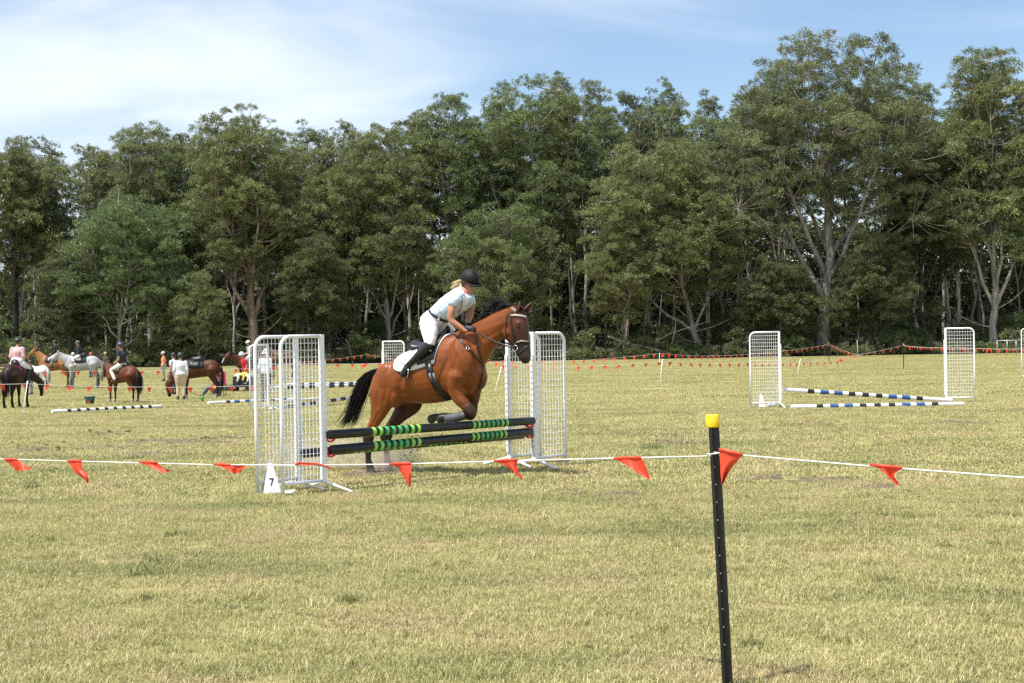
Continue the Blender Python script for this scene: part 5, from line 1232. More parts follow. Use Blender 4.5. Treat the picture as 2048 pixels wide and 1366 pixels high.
# collar and belt
mb = MB(); cc = z3(812, 325, 0); ax_ = (z3(850, 275, 0) - z3(800, 350, 0)).normalized(); a_ = HN; b__ = ax_.cross(a_).normalized()
mb.tube([cc + (a_ * math.cos(k * .5236) + b__ * math.sin(k * .5236)) * .062 - ax_ * .0 for k in range(13)], .016, 8); mb.build('collar', M_WSHIRT, rider)
P0, P1 = z3(463, 530, 0), z3(628, 668, 0); bc = (P0 + P1) / 2; ba = (P0 - P1) / 2; ringp = []; bn = []
for k in range(33):
    w = 2 * math.pi * k / 32; d_ = ba * math.cos(w) * 1.06 + HN * (.163 * math.sin(w)); ringp.append(bc + d_); bn.append(d_)
mb = MB(); mb.ribbon(ringp, bn, .032, .006); bo = mb.build('belt', M_LEATHER, rider)
p = bc + ba * math.cos(R(125)) * 1.1 + HN * (.172 * math.sin(R(125))); mb = MB(); mb.box(p, HF * .012, HN * .004, UPZ * .016); mb.build('buckle', M_STEEL, bo, False)
# boots
def boot(lst, foot, name='boot'):
    b_ = Body(); c3(b_, lst); c3(b_, foot); return b_.fuse(name, M_LEATHER, rider, .008, 3)
boot([(432, 925, 60, .27), (395, 965, 56, .285), (330, 1030, 50, .295), (265, 1090, 40, .30), (205, 1145, 33, .305), (180, 1175, 34, .305)], [(195, 1165, 36, .305), (170, 1205, 38, .315), (148, 1245, 37, .325), (138, 1262, 30, .33)])
boot([(680, 850, 58, -.27), (630, 930, 52, -.285), (580, 1010, 46, -.295), (520, 1090, 34, -.305)], [(515, 1095, 36, -.305), (540, 1135, 38, -.315), (570, 1150, 34, -.32)])
p = z3(398, 925, .345); 
# stirrup iron and leather
def stirrup(c_, parent, u=HF, name='stirrup_iron'):
    mb = MB(); pts = [c_ + u * (.062 * math.sin(a)) + UPZ * (.075 * math.cos(a) + .02) for a in [R(-125 + 250 * k / 12) for k in range(13)]]; mb.tube(pts + [pts[0]], .006, 6); mb.build(name, M_STEEL, parent)
iron = z3(182, 1232, .315); tilt_ = (HF * .75 + HN * .66).normalized(); mb = MB(); up2 = (z3(178, 1165, .31) - z3(160, 1290, .32)).normalized(); sdv = (HF * .8 + HN * .6).normalized(); sdv = (sdv - up2 * sdv.dot(up2)).normalized()
pts = [iron + sdv * (.060 * math.sin(a)) + up2 * (.066 * math.cos(a)) for a in [2 * math.pi * k / 14 for k in range(15)]]; mb.tube(pts, .0065, 6); mb.build('stirrup_iron', M_STEEL, saddle)
lp0 = iron + up2 * .066; lp1 = tp(4.6, R(40), .05); pts = [lp0.lerp(lp1, k / 6) for k in range(7)]; pts = [(lambda q, s_: q if (q - s_[0]).dot(s_[1]) > .05 else s_[0] + s_[1] * .05)(q, BV.find_nearest(q)) for q in pts]
mb = MB(); mb.ribbon(pts, [HN] * 7, .026, .004); mb.build('stirrup_leather', M_LEATHER, saddle)
# spur
mb = MB(); mb.tube([z3(160, 1150, .31), z3(120, 1115, .315), z3(92, 1090, .32)], [.006, .005, .004], 6); mb.build('spur', mat('black_metal', (.02, .02, .02), .3, metal=.5), rider)
# gloves with fingers closed on the rein
def glove(c_, off, sgn):
    G = Body(); palm = c_; f1 = (HF * .95 - UPZ * .10).normalized(); dn = (-UPZ + HF * .1).normalized(); lat = HN * sgn
    G.chain([(palm - f1 * .085 + UPZ * .012, .030), (palm - f1 * .04 + UPZ * .006, .034), (palm, .034)], flat=.75, side=HN)
    for k in range(4):
        b0 = palm + f1 * .018 + UPZ * (.026 - .017 * k) + lat * .012; l_ = (.9, 1, .95, .8)[k]
        k1_ = b0 + f1 * .032 * l_ + lat * .012; k2_ = k1_ + (dn * .25 + f1 * .25 - lat * .9).normalized() * .028 * l_; k3_ = k2_ - f1 * .024 * l_
        G.chain([(b0, .0105), (k1_, .010), (k2_, .0095), (k3_, .0085)], k=3)
    t0_ = palm + UPZ * .026 - f1 * .01 - lat * .008; G.chain([(t0_ - f1 * .02, .013), (t0_ + f1 * .022 + UPZ * .008, .0115), (t0_ + f1 * .05 + UPZ * .002, .0095)], k=3)
    return G.fuse('glove', mat('black_glove', (.018, .018, .019), .55), rider, .0045, 2)
glove(z3(892, 757, .175), .175, 1); glove(z3(885, 722, -.05), -.05, -1)
# helmet, harness, ponytail
M_HELM = mat('black_velvet_helmet', (.010, .010, .011), .62, spec=.25)
mb = MB(); vs_ = []; n = 28; rows = 11
hu2 = (hup + fwd * .06).normalized()
for j in range(rows):
    ph = R(96) * j / (rows - 1)
    for k in range(n):
        w = 2 * math.pi * k / n; rr = math.sin(ph); fa = math.cos(w) * rr; fs_ = math.sin(w) * rr
        vs_.append(hd(-.004, .032, 0) + fwd * fa * .137 + hsd * fs_ * .110 + hu2 * (.120 * math.cos(ph)) - hup * (.03 * max(0, -math.cos(w)) * (rr > .9)))
mb.add(vs_, [(j * n + k, j * n + (k + 1) % n, (j + 1) * n + (k + 1) % n, (j + 1) * n + k) for j in range(rows - 1) for k in range(n)])
helm = mb.build('helmet', M_HELM, rider); md = helm.modifiers.new('t', 'SOLIDIFY'); md.thickness = .012
mb = MB(); vs_ = []
for j in range(4):
    for k in range(13):
        w = R(-62 + 124 * k / 12); rr = .128 + .052 * (j / 3) * math.cos(w) ** .8; vs_.append(hd(-.004, .022 - .012 * (j / 3) ** 2 - .010 * math.sin(w) ** 2, 0) + fwd * rr * math.cos(w) * 1.05 + hsd * rr * math.sin(w) * .84)
mb.add(vs_, [(j * 13 + k, j * 13 + k + 1, (j + 1) * 13 + k + 1, (j + 1) * 13 + k) for j in range(3) for k in range(12)])
pk = mb.build('peak', M_HELM, helm); md = pk.modifiers.new('t', 'SOLIDIFY'); md.thickness = .007
mb = MB()
for sg in (1, -1):
    mb.tube([hd(-.05, .0, .09 * sg), hd(-.01, -.06, .082 * sg), hd(.035, -.112, .045 * sg), hd(.05, -.13, 0)], [.010, .011, .008, .007], 6); mb.tube([hd(.03, .01, .088 * sg), hd(.0, -.05, .085 * sg)], .008, 6)
mb.build('chin_strap', M_LEATHER, helm)
M_BLOND = mat('blond_hair', (.62, .46, .24), .45)
hb0 = hd(-.095, -.05, .0)
def pony(t, g):
    d = (-HF * g.uniform(.75, 1.1) - UPZ * g.uniform(.05, .55) + HN * g.uniform(-.15, .45)); L = g.uniform(.07, .16); r0 = hb0 + hsd * g.uniform(-.05, .05) + hup * g.uniform(-.03, .03)
    return [r0 + fwd * .03, r0 + d * L * .35 + UPZ * .012, r0 + d * L * .75, r0 + d * L - UPZ * .012 + HN * g.gauss(0, .02)], .0042
strands(pony, 'hair', M_BLOND, rider, 130, 6)

# ---- dust and clods thrown up by the hind hooves
def dust(name, label, c_, sx, sy, sz, dens, seed):
    mb = MB(); mb.ellipsoid(c_, (sx, 0, 0), (0, sy, 0), (0, 0, sz), 20, 14); o = mb.build(name, [], None, True, c_); o.data.materials.clear()
    M = bpy.data.materials.new(name); M.use_nodes = True; t = M.node_tree; t.nodes.clear()
    o_ = N(t, 'ShaderNodeOutputMaterial'); v_ = N(t, 'ShaderNodeVolumePrincipled'); v_.inputs['Color'].default_value = (.90, .80, .66, 1); v_.inputs['Anisotropy'].default_value = .2
    tc_ = N(t, 'ShaderNodeTexCoord'); sc = N(t, 'ShaderNodeVectorMath', operation='DIVIDE'); sc.inputs[1].default_value = (sx, sy, sz); t.links.new(tc_.outputs['Object'], sc.inputs[0])
    ln = N(t, 'ShaderNodeVectorMath', operation='LENGTH'); t.links.new(sc.outputs[0], ln.inputs[0])
    fo = N(t, 'ShaderNodeMapRange', interpolation_type='SMOOTHSTEP'); fo.inputs['From Min'].default_value = 1.0; fo.inputs['From Max'].default_value = .15; t.links.new(ln.outputs['Value'], fo.inputs['Value'])
    nz = N(t, 'ShaderNodeTexNoise'); nz.inputs['Scale'].default_value = 4.5; nz.inputs['Detail'].default_value = 5; nz.inputs['Distortion'].default_value = .6; t.links.new(tc_.outputs['Object'], nz.inputs['Vector'])
    rr = N(t, 'ShaderNodeMapRange'); rr.inputs['From Min'].default_value = .38; rr.inputs['From Max'].default_value = .72; t.links.new(nz.outputs[0], rr.inputs['Value'])
    mu = N(t, 'ShaderNodeMath', operation='MULTIPLY'); t.links.new(fo.outputs[0], mu.inputs[0]); t.links.new(rr.outputs[0], mu.inputs[1])
    m2 = N(t, 'ShaderNodeMath', operation='MULTIPLY'); t.links.new(mu.outputs[0], m2.inputs[0]); m2.inputs[1].default_value = dens
    t.links.new(m2.outputs[0], v_.inputs['Density']); t.links.new(v_.outputs[0], o_.inputs['Volume']); o.data.materials.append(M)
    tag(o, label, 'dust', kind='stuff')
g1 = ground(795, 944); dust('dust_cloud', 'brown puff of dust behind the hind hooves', g1 + Vector((0, 0, .16)), .44, .3, .30, 11.0, 1)
g1 = ground(690, 940); dust('dust_haze', 'thin drifting dust left of the hind hooves', g1 + Vector((-.15, .1, .2)), 1.2, .5, .36, 4.5, 2)
mb = MB(); g = random.Random(8); g1 = ground(800, 946)
for k in range(90):
    t_ = g.random() ** .7; p = g1 + Vector((-.12 + .42 * t_ + g.gauss(0, .05), g.gauss(0, .12), .03 + .42 * t_ ** 1.3 + g.gauss(0, .035))); s_ = .004 + .012 * g.random() ** 3
    if p.z > .01: mb.ellipsoid(p, (s_, 0, s_ * .3), (0, s_ * .8, 0), (0, s_ * .2, s_ * .7), 5, 4)
tag(mb.build('flying_dirt', MATS['torn_earth']), 'crumbs of dirt thrown up behind the hind hooves', 'earth', kind='stuff')

# ================================================================== HORSES AND PEOPLE IN THE BACKGROUND
class Frame:
    """local metres (x forward, y left, z up) on the ground at p, turned by yaw"""
    def __init__(s, p, yaw, sc=1.0): s.p = Vector(p); s.f = Vector((math.cos(yaw), math.sin(yaw), 0)); s.l = Vector((-math.sin(yaw), math.cos(yaw), 0)); s.s = sc; s.yaw = yaw
    def __call__(s, x, y, z): return s.p + (s.f * x + s.l * y + UPZ * z) * s.s
    def d(s, x, y, z): return (s.f * x + s.l * y + UPZ * z) * s.s
TR = [(-.80, 1.30, 1.00, .10), (-.72, 1.43, .92, .20), (-.55, 1.53, .88, .27), (-.33, 1.54, .86, .275), (-.08, 1.49, .84, .29), (.17, 1.48, .81, .295), (.38, 1.53, .79, .27), (.52, 1.56, .81, .24), (.66, 1.50, .88, .20), (.76, 1.36, .98, .13)]
def field_horse(label, p, yaw, h, coat, points, mane_c, pose='up', turn=0.0, muzzle=None, socks=None, step=0.0, group=None, blaze=False, tail_w=1.0):
    F_ = Frame(p, yaw, h / 1.56); root = thing('horse', p, label, 'horse', group); B = Body(); s = F_.s
    B.loft([(F_(x, 0, (a + b) / 2), F_.d(0, 0, (a - b) / 2), F_.d(0, w, 0)) for x, a, b, w in TR], coat, 4, 20, 2.15)
    NK = {'up': [(.50, 1.25, .33), (.72, 1.48, .25), (.90, 1.70, .18), (1.02, 1.84, .145)], 'level': [(.50, 1.25, .33), (.76, 1.38, .25), (1.0, 1.52, .18), (1.18, 1.62, .145)],
          'graze': [(.50, 1.22, .33), (.80, 1.08, .25), (1.02, .86, .18), (1.13, .70, .145)], 'low': [(.50, 1.22, .33), (.78, 1.17, .25), (.98, 1.06, .18), (1.10, .96, .145)]}[pose]
    HD = {'up': [(1.02, 1.84, .13), (1.16, 1.74, .135), (1.30, 1.58, .10), (1.40, 1.45, .075), (1.44, 1.39, .065)], 'level': [(1.18, 1.62, .13), (1.31, 1.50, .135), (1.42, 1.33, .10), (1.50, 1.19, .075), (1.53, 1.12, .065)],
          'graze': [(1.12, .76, .13), (1.20, .62, .155), (1.22, .42, .112), (1.20, .24, .082), (1.185, .13, .078)], 'low': [(1.10, 1.0, .13), (1.19, .87, .155), (1.23, .68, .112), (1.24, .50, .082), (1.235, .40, .078)]}[pose]
    def tw(x): k = max(0, x - .5); return turn * k * (1 + k)
    B.chain([(F_(x, tw(x), z), r_ * s) for x, z, r_ in NK], coat, 4, 16, .55, F_.l); hm = coat
    B.chain([(F_(x, tw(x), z), r_ * s) for x, z, r_ in HD[:4]], coat, 4, 14, .68, F_.l); B.chain([(F_(x, tw(x), z), r_ * s) for x, z, r_ in HD[2:]], muzzle or points, 4, 14, .8, F_.l)
    for sg, dx in ((1, step), (-1, -step)):
        y = .15 * sg; sk = points if not socks else socks
        B.chain([(F_(.50, y, 1.05), .17 * s), (F_(.52 + dx * .4, y, .80), .10 * s), (F_(.53 + dx * .8, y, .58), .068 * s), (F_(.54 + dx, y, .50), .062 * s)], coat, 3, 12); B.chain([(F_(.54 + dx, y, .50), .060 * s), (F_(.535 + dx, y, .36), .040 * s), (F_(.535 + dx * 1.1, y, .20), .046 * s), (F_(.56 + dx * 1.1, y, .10), .042 * s)], points, 3, 12)
        B.chain([(F_(.56 + dx * 1.1, y, .12), .046 * s), (F_(.59 + dx * 1.1, y, .035), .068 * s)], sk, 2, 12)
        B.chain([(F_(-.52, y, 1.15), .24 * s), (F_(-.50 - dx * .2, y, .90), .155 * s), (F_(-.60 - dx * .6, y, .70), .095 * s), (F_(-.70 - dx, y, .55), .07 * s)], coat, 3, 12); B.chain([(F_(-.70 - dx, y, .56), .066 * s), (F_(-.695 - dx, y, .40), .043 * s), (F_(-.69 - dx, y, .22), .05 * s), (F_(-.66 - dx, y, .11), .044 * s)], points, 3, 12)
        B.chain([(F_(-.66 - dx, y, .12), .047 * s), (F_(-.63 - dx, y, .035), .07 * s)], sk, 2, 12)
    for sg in (1, -1):
        x, z, _ = HD[0]; B.chain([(F_(x - .01, tw(x) + .055 * sg, z + .09), .03 * s), (F_(x, tw(x) + .075 * sg, z + .17), .026 * s), (F_(x + .01, tw(x) + .08 * sg, z + .25), .008 * s)], coat, 2, 8)
    M = mat('field_horse_coat', (1, 1, 1), .5, spec=.22, vcol='coat', noise=(4, .15)); B.fuse('body', M, root, .019, 4, True, 5)
    hair = mat('hair_%.3f_%.3f' % mane_c[:2], mane_c, .5, spec=.25); g = random.Random(int(p[0] * 50) + 3)
    def tl(t, g_):
        a = g_.gauss(0, 1); b = g_.gauss(0, 1); L = g_.uniform(.7, 1.0); w = .055 * tail_w
        return [F_(-.78, 0, 1.36), F_(-.88, b * w * .5, 1.26), F_(-.92 + a * w * .5, b * w, 1.0), F_(-.90 + a * w * .8, b * w * 1.2, 1.0 - .40 * L), F_(-.88 + a * w * .6, b * w, 1.0 - .72 * L)], .014
    strands(tl, 'tail', hair, root, 70, 5)
    def mn(t, g_):
        x, z, r_ = NK[0]; i = min(int(t * 3), 2); f = t * 3 - i; q0, q1 = NK[i], NK[i + 1]; x = q0[0] + (q1[0] - q0[0]) * f; z = q0[1] + (q1[1] - q0[1]) * f; r_ = q0[2] + (q1[2] - q0[2]) * f
        tx, tz = q1[0] - q0[0], q1[1] - q0[1]; L = math.hypot(tx, tz); nx, nz = -tz / L, tx / L; c_ = F_(x + nx * r_ * .9, tw(x), z + nz * r_ * .9); sd = F_.l * g_.choice((-1, 1, 1)) * .05 * s
        return [c_, c_ + UPZ * .03 * s + sd * .6, c_ + sd * 1.6 - F_.d(nx, 0, nz) * .08, c_ + sd * 1.8 - F_.d(nx, 0, nz) * .17], .014
    strands(mn, 'mane', hair, root, 60, 7)
    if blaze:
        x0, z0, _ = HD[0]; x1, z1_, r1_ = HD[3]; mb = MB(); c0 = F_(x0 + .12, tw(x0), z0 + .03); c1 = F_(x1 + .075, tw(x1), z1_ + .02); mb.ribbon([c0, c0.lerp(c1, .5) + F_.d(.02, 0, .02), c1], [F_.d(.8, 0, .6)] * 3, .075 * s, .012); mb.build('blaze', mat('blaze_white', (.75, .74, .72), .6), root)
    mb = MB()   # halter strap round the nose and cheek
    x, z, r_ = HD[2]; tdir = (F_(HD[3][0], tw(HD[3][0]), HD[3][1]) - F_(HD[1][0], tw(HD[1][0]), HD[1][1])).normalized(); a = F_.l; b = tdir.cross(a).normalized(); c_ = F_(x, tw(x), z)
    mb.tube([c_ + a * math.cos(k * .5236) * r_ * .76 * s + b * math.sin(k * .5236) * r_ * 1.07 * s for k in range(13)], .011, 6); mb.tube([c_ + a * r_ * .76 * s, F_(HD[0][0], tw(HD[0][0]) + .09, HD[0][1] + .04)], .009, 6); mb.tube([c_ - a * r_ * .76 * s, F_(HD[0][0], tw(HD[0][0]) - .09, HD[0][1] + .04)], .009, 6)
    br_ = mb.build('bridle_straps', M_LEATHER, None, True, c_); tag(br_, 'bridle on the ' + label.split(',')[0][:60], 'bridle', 'bridles of the field horses'); br_.name = 'bridle'
    return F_, root
def field_saddle(F_, label, pad_c, colour=(.015, .014, .014), pad=True):
    s = F_.s
    def dr(x0, x1, zlow, infl, m_, root, name):
        mb = MB(); n = 9; vs_ = []
        for i in range(5):
            x = x0 + (x1 - x0) * i / 4; k = 0
            while k < len(TR) - 2 and TR[k + 1][0] < x: k += 1
            f = (x - TR[k][0]) / (TR[k + 1][0] - TR[k][0]); a, b, w = [TR[k][q] + (TR[k + 1][q] - TR[k][q]) * f for q in (1, 2, 3)]
            for j in range(n):
                th = R(-84 + 168 * j / 8) * zlow; vs_.append(F_(x, math.sin(th) * (w + infl), (a + b) / 2 + math.cos(th) * ((a - b) / 2 + infl)))
        mb.add(vs_, [(i * n + j, i * n + j + 1, (i + 1) * n + j + 1, (i + 1) * n + j) for i in range(4) for j in range(n - 1)])
        o = mb.build(name, m_, root); md = o.modifiers.new('t', 'SOLIDIFY'); md.thickness = .015; md.offset = 1; return o
    root = thing('saddle', F_(.1, 0, 1.5), label, 'saddle', 'saddles of the field horses')
    if pad: dr(-.22, .45, .95, .012, mat('pad_%.2f%.2f' % pad_c[:2], pad_c, .8), root, 'saddle_cloth')
    dr(-.05, .38, .88, .04, mat('saddle_leather', colour, .45), root, 'flap')
    mb = MB(); mb.tube([F_(-.14, 0, 1.60), F_(-.02, 0, 1.56), F_(.18, 0, 1.55), F_(.32, 0, 1.61)], [.13 * s, .14 * s, .12 * s, .06 * s], 12); mb.build('seat', mat('saddle_leather', colour, .45), root)
    return root
ST = dict(pel=(0, 0, .53), che=(.0, 0, .73), nec=(0, 0, .835), hea=(.012, 0, .925), sho=(0, .105, .795), elb=(-.02, .135, .63), wri=(.06, .125, .50), hip=(0, .052, .50), kne=(.012, .058, .28), ank=(-.01, .06, .05), toe=(.085, .066, .018))
RD = dict(pel=(0, 0, .04), che=(.01, 0, .235), nec=(.03, 0, .335), hea=(.05, 0, .425), sho=(.015, .105, .295), elb=(-.01, .13, .14), wri=(.13, .07, .085), hip=(.01, .07, .01), kne=(.17, .155, -.09), ank=(.05, .165, -.315), toe=(.14, .175, -.325))
SIT = dict(pel=(0, 0, .09), che=(-.02, 0, .29), nec=(0, 0, .385), hea=(.02, 0, .475), sho=(-.01, .105, .345), elb=(.06, .14, .20), wri=(.17, .10, .20), hip=(0, .06, .08), kne=(.22, .085, .20), ank=(.36, .09, .045), toe=(.44, .1, .05))
def person(label, p, yaw, h, pose, shirt, trousers, shoes, hat, hat_c, sleeves='short', skin=(.48, .24, .16), hair=(.08, .05, .03), group=None, name='person', lean=0.0, boots=False, hips=1.0, jacket=False):
    F_ = Frame(p, yaw, h); J = {}
    for k, v in pose.items(): J[k] = v
    def q(k, sg=1): x, y, z = J[k]; up_ = max(0, z - J['pel'][2]); return F_(x + lean * up_, y * sg, z)
    root = thing(name, p, label, 'person', group); b = Body(); f = F_.f; l = F_.l; s = h
    sk = lambda c_: mat('skin_%.2f' % c_[0], c_, .5)
    b.chain([(q('pel'), .068 * s), (q('che'), .075 * s), (q('nec') - UPZ * .02 * s, .045 * s)], flat=1.25, side=l); b.chain([(q('nec') - UPZ * .02 * s, .032 * s), (q('nec') + UPZ * .03 * s, .030 * s), (q('hea'), .035 * s)])
    hc = q('hea'); b.blob(hc + UPZ * .012 * s, f * .056 * s, l * .046 * s, UPZ * .062 * s); b.blob(hc + f * .02 * s - UPZ * .03 * s, f * .036 * s, l * .034 * s, UPZ * .036 * s); b.blob(hc + f * .058 * s - UPZ * .008 * s, f * .011 * s, l * .008 * s, UPZ * .014 * s)
    for sg in (1, -1):
        b.blob(hc + l * .047 * sg * s - UPZ * .004 * s, f * .010 * s, l * .006 * s, UPZ * .018 * s)
        w_ = q('wri', sg); e_ = q('elb', sg); d_ = (w_ - e_).normalized()
        b.chain([(q('sho', sg), .031 * s), (e_, .025 * s), (w_, .018 * s), (w_ + d_ * .05 * s, .022 * s), (w_ + d_ * .085 * s - UPZ * .01 * s, .013 * s)]); b.chain([(w_ + d_ * .02 * s, .011 * s), (w_ + d_ * .05 * s + f * .02 * s, .009 * s)])
        b.chain([(q('hip', sg), .055 * s), (q('kne', sg), .035 * s), (q('ank', sg), .024 * s), (q('toe', sg) + UPZ * .012 * s, .018 * s)])
    b.fuse('body', sk(skin), root, .0095 * s if h > 1.5 else .0085, 2)
    m_ = lambda nm, c_, r_=.8: mat('%s_%.3f_%.3f_%.3f' % (nm, *c_), c_, r_, bump=.2, bscale=12)
    t = Body(); up0 = q('pel') + (q('che') - q('pel')) * .12
    t.chain([(up0 - UPZ * (.035 * s if jacket else .0), .084 * s * hips), (q('pel').lerp(q('che'), .45), .076 * s), (q('che'), .085 * s), (q('nec') - UPZ * .038 * s, .062 * s), (q('nec') - UPZ * .008 * s, .038 * s)], flat=1.32, side=l)
    for sg in (1, -1):
        e_ = q('elb', sg); S_ = q('sho', sg); w_ = q('wri', sg)
        t.chain([(S_ - l * .03 * sg * s, .045 * s), (S_, .043 * s), (S_.lerp(e_, .55), .038 * s)] + ([(e_, .034 * s), (e_.lerp(w_, .9), .027 * s)] if sleeves == 'long' else []))
    t.fuse('jacket' if jacket else 'shirt', m_('cloth', shirt), root, .0105 * s, 2)
    t = Body(); t.chain([(q('pel').lerp(q('che'), .2), .079 * s * hips), (q('pel'), .083 * s * hips), (q('pel') - UPZ * .03 * s, .068 * s * hips)], flat=1.28, side=l)
    for sg in (1, -1):
        H_, K_, A_ = q('hip', sg), q('kne', sg), q('ank', sg)
        if trousers[0] == 'shorts': t.chain([(H_, .068 * s), (H_.lerp(K_, .5), .062 * s), (H_.lerp(K_, .85), .058 * s)])
        else: t.chain([(H_, .068 * s * hips), (H_.lerp(K_, .5), .056 * s * hips), (K_, .043 * s), (K_.lerp(A_, .5), .040 * s), (K_.lerp(A_, .88), .032 * s)])
    t.fuse(trousers[0], m_('cloth', trousers[1]), root, .0105 * s, 2)
    for sg in (1, -1):
        t = Body(); A_, T_, K_ = q('ank', sg), q('toe', sg), q('kne', sg)
        t.chain([(A_ - f * .018 * s, .026 * s), (A_.lerp(T_, .5), .027 * s), (T_, .020 * s)]); t.chain([(K_.lerp(A_, .12 if boots else .82), (.046 if boots else .033) * s), (K_.lerp(A_, .6 if boots else .9), (.043 if boots else .031) * s), (A_, .031 * s)])
        t.fuse('boot' if boots else 'shoe', m_('leather', shoes, .5), root, .010 * s, 2)
    # hair and hat
    hb = MB(); hb.ellipsoid(hc - f * .012 * s + UPZ * .014 * s, f * .054 * s, l * .050 * s, UPZ * .062 * s, 12, 8); hb.build('hair', m_('hair', hair), root)
    hm = MB(); n = 18; rows = 7; vs_ = []; fl = {'helmet': 1.22, 'cap': 1.1, 'hat': 1.1, 'top': 1.1}[hat]
    for j in range(rows):
        ph = R(92) * j / (rows - 1)
        for k in range(n): w = 2 * math.pi * k / n; vs_.append(hc + UPZ * (.018 * s) + f * math.cos(w) * math.sin(ph) * .058 * fl * s + l * math.sin(w) * math.sin(ph) * .050 * fl * s + UPZ * math.cos(ph) * .058 * fl * s)
    hm.add(vs_, [(j * n + k, j * n + (k + 1) % n, (j + 1) * n + (k + 1) % n, (j + 1) * n + k) for j in range(rows - 1) for k in range(n)])
    ho = hm.build('helmet' if hat == 'helmet' else hat if hat != 'top' else 'hat', m_('hat', hat_c, .45 if hat == 'helmet' else .8), root); md = ho.modifiers.new('t', 'SOLIDIFY'); md.thickness = .008
    br_ = MB(); vs_ = []; full = hat in ('hat', 'top'); K = 20
    for k in range(K + 1):
        w = 2 * math.pi * k / K if full else R(-65 + 130 * k / K); c0 = hc + UPZ * (.016 * s)
        a = f * math.cos(w) * .058 * fl + l * math.sin(w) * .050 * fl; o_ = (1.45 if full else 1 + .55 * math.cos(w) ** .7); vs_ += [c0 + a * s * .98, c0 + a * s * o_ - UPZ * (.018 if full else .008) * s]
    br_.add(vs_, [(2 * k, 2 * k + 1, 2 * k + 3, 2 * k + 2) for k in range(K)]); bo_ = br_.build('brim', m_('hat', hat_c, .45 if hat == 'helmet' else .8), ho); md = bo_.modifiers.new('t', 'SOLIDIFY'); md.thickness = .006
    return F_, root
def mounted(F_, label, h, x=.12, **kw):
    p = F_(x, 0, 1.53) ; return person(label, p, F_.yaw, h, RD, **kw)
WB = (.78, .78, .79); BK = (.015, .015, .017); NAVY = (.018, .024, .045)
# dark bay seen from behind
p = xg(38, ground(38, 816).y - .4); p += Vector((-.32, .75, 0)); p.z = gz(p.y)
F1, _ = field_horse('dark bay horse seen from behind with its head lowered, at the left edge', p, R(84), 1.38, (.028, .012, .009), BLK, BLK, 'low', turn=-.30, tail_w=1.2)
field_saddle(F1, 'black saddle with a maroon cloth under the pink shirted rider', (.22, .01, .06))
mounted(F1, 'rider in a pink shirt and white breeches seen from behind', 1.62, shirt=(.62, .36, .36), trousers=('breeches', WB), shoes=BK, hat='helmet', hat_c=BK, sleeves='long', boots=True, hips=1.25)
person('child in a dark helmet right of the pink rider', xg(63, 66), R(200), 1.52, ST, (.05, .05, .06), ('trousers', (.2, .2, .2)), BK, 'helmet', BK)
# palomino and its dark rider
yG = ground(140, 777).y
F2, _ = field_horse('golden dun horse with dark legs facing left behind the grey horse', xg(112, yG + 2.0), R(172), 1.66, (.27, .125, .045), (.02, .014, .012), (.03, .02, .015), 'up', muzzle=(.12, .07, .04))
field_saddle(F2, 'black saddle on the golden dun horse', (.02, .02, .025)); mounted(F2, 'rider in a black jacket and black hat on the golden dun horse', 1.66, shirt=(.012, .012, .014), trousers=('breeches', (.55, .52, .45)), shoes=BK, hat='helmet', hat_c=BK, sleeves='long', boots=True, jacket=True, x=-.05)
field_horse('white pony with its rump towards the dun horse, half hidden by the dark bay', xg(76, yG + 1.0), R(160), 1.20, (.66, .65, .63), (.5, .5, .5), (.55, .54, .5), 'graze', muzzle=(.3, .3, .3))
F3, _ = field_horse('dapple grey horse facing left under the navy jacketed rider', xg(167, yG - .3), R(181), 1.66, (.34, .34, .35), (.085, .085, .095), (.3, .3, .3), 'level', muzzle=(.12, .12, .12), socks=(.35, .35, .35))
field_saddle(F3, 'dark green saddle cloth with pale edge and saddle on the dapple grey horse', (.015, .03, .028)); mounted(F3, 'rider in a navy jacket, white breeches and grey helmet on the dapple grey horse', 1.56, shirt=NAVY, trousers=('breeches', WB), shoes=(.03, .03, .03), hat='helmet', hat_c=(.08, .085, .10), sleeves='long', jacket=True, x=.16)
F3b = Frame(xg(167, yG - .3), R(181), 1.66 / 1.56)
# bay pony with the navy polo rider
yP2 = ground(245, 806).y
F4, _ = field_horse('bay pony with a black tail facing away to the left', xg(246, yP2 + .35), R(153), 1.27, (.105, .032, .014), BLK, BLK, 'level', turn=-.3, socks=(.45, .44, .42), tail_w=1.3)
field_saddle(F4, 'black saddle on the bay pony with the white socks', BK, pad=False); mounted(F4, 'rider in a navy polo shirt and cream jodhpurs on the bay pony', 1.60, shirt=NAVY, trousers=('jodhpurs', (.62, .58, .49)), shoes=BK, hat='helmet', hat_c=(.04, .055, .085), x=.0)
# far spectators behind the grey horse
for u, lb, c_, hc_ in ((183, 'far spectator in a red top behind the grey horse', (.5, .04, .08), (.6, .1, .15)), (212, 'far spectator in an olive cap behind the bay pony', (.06, .06, .05), (.35, .36, .2)), (147, 'far spectator in a white cap behind the neck of the grey horse', (.2, .2, .2), (.7, .7, .7))):
    person(lb, xg(u, 100), R(240), 1.70, ST, c_, ('trousers', (.08, .08, .1)), BK, 'cap', hc_)
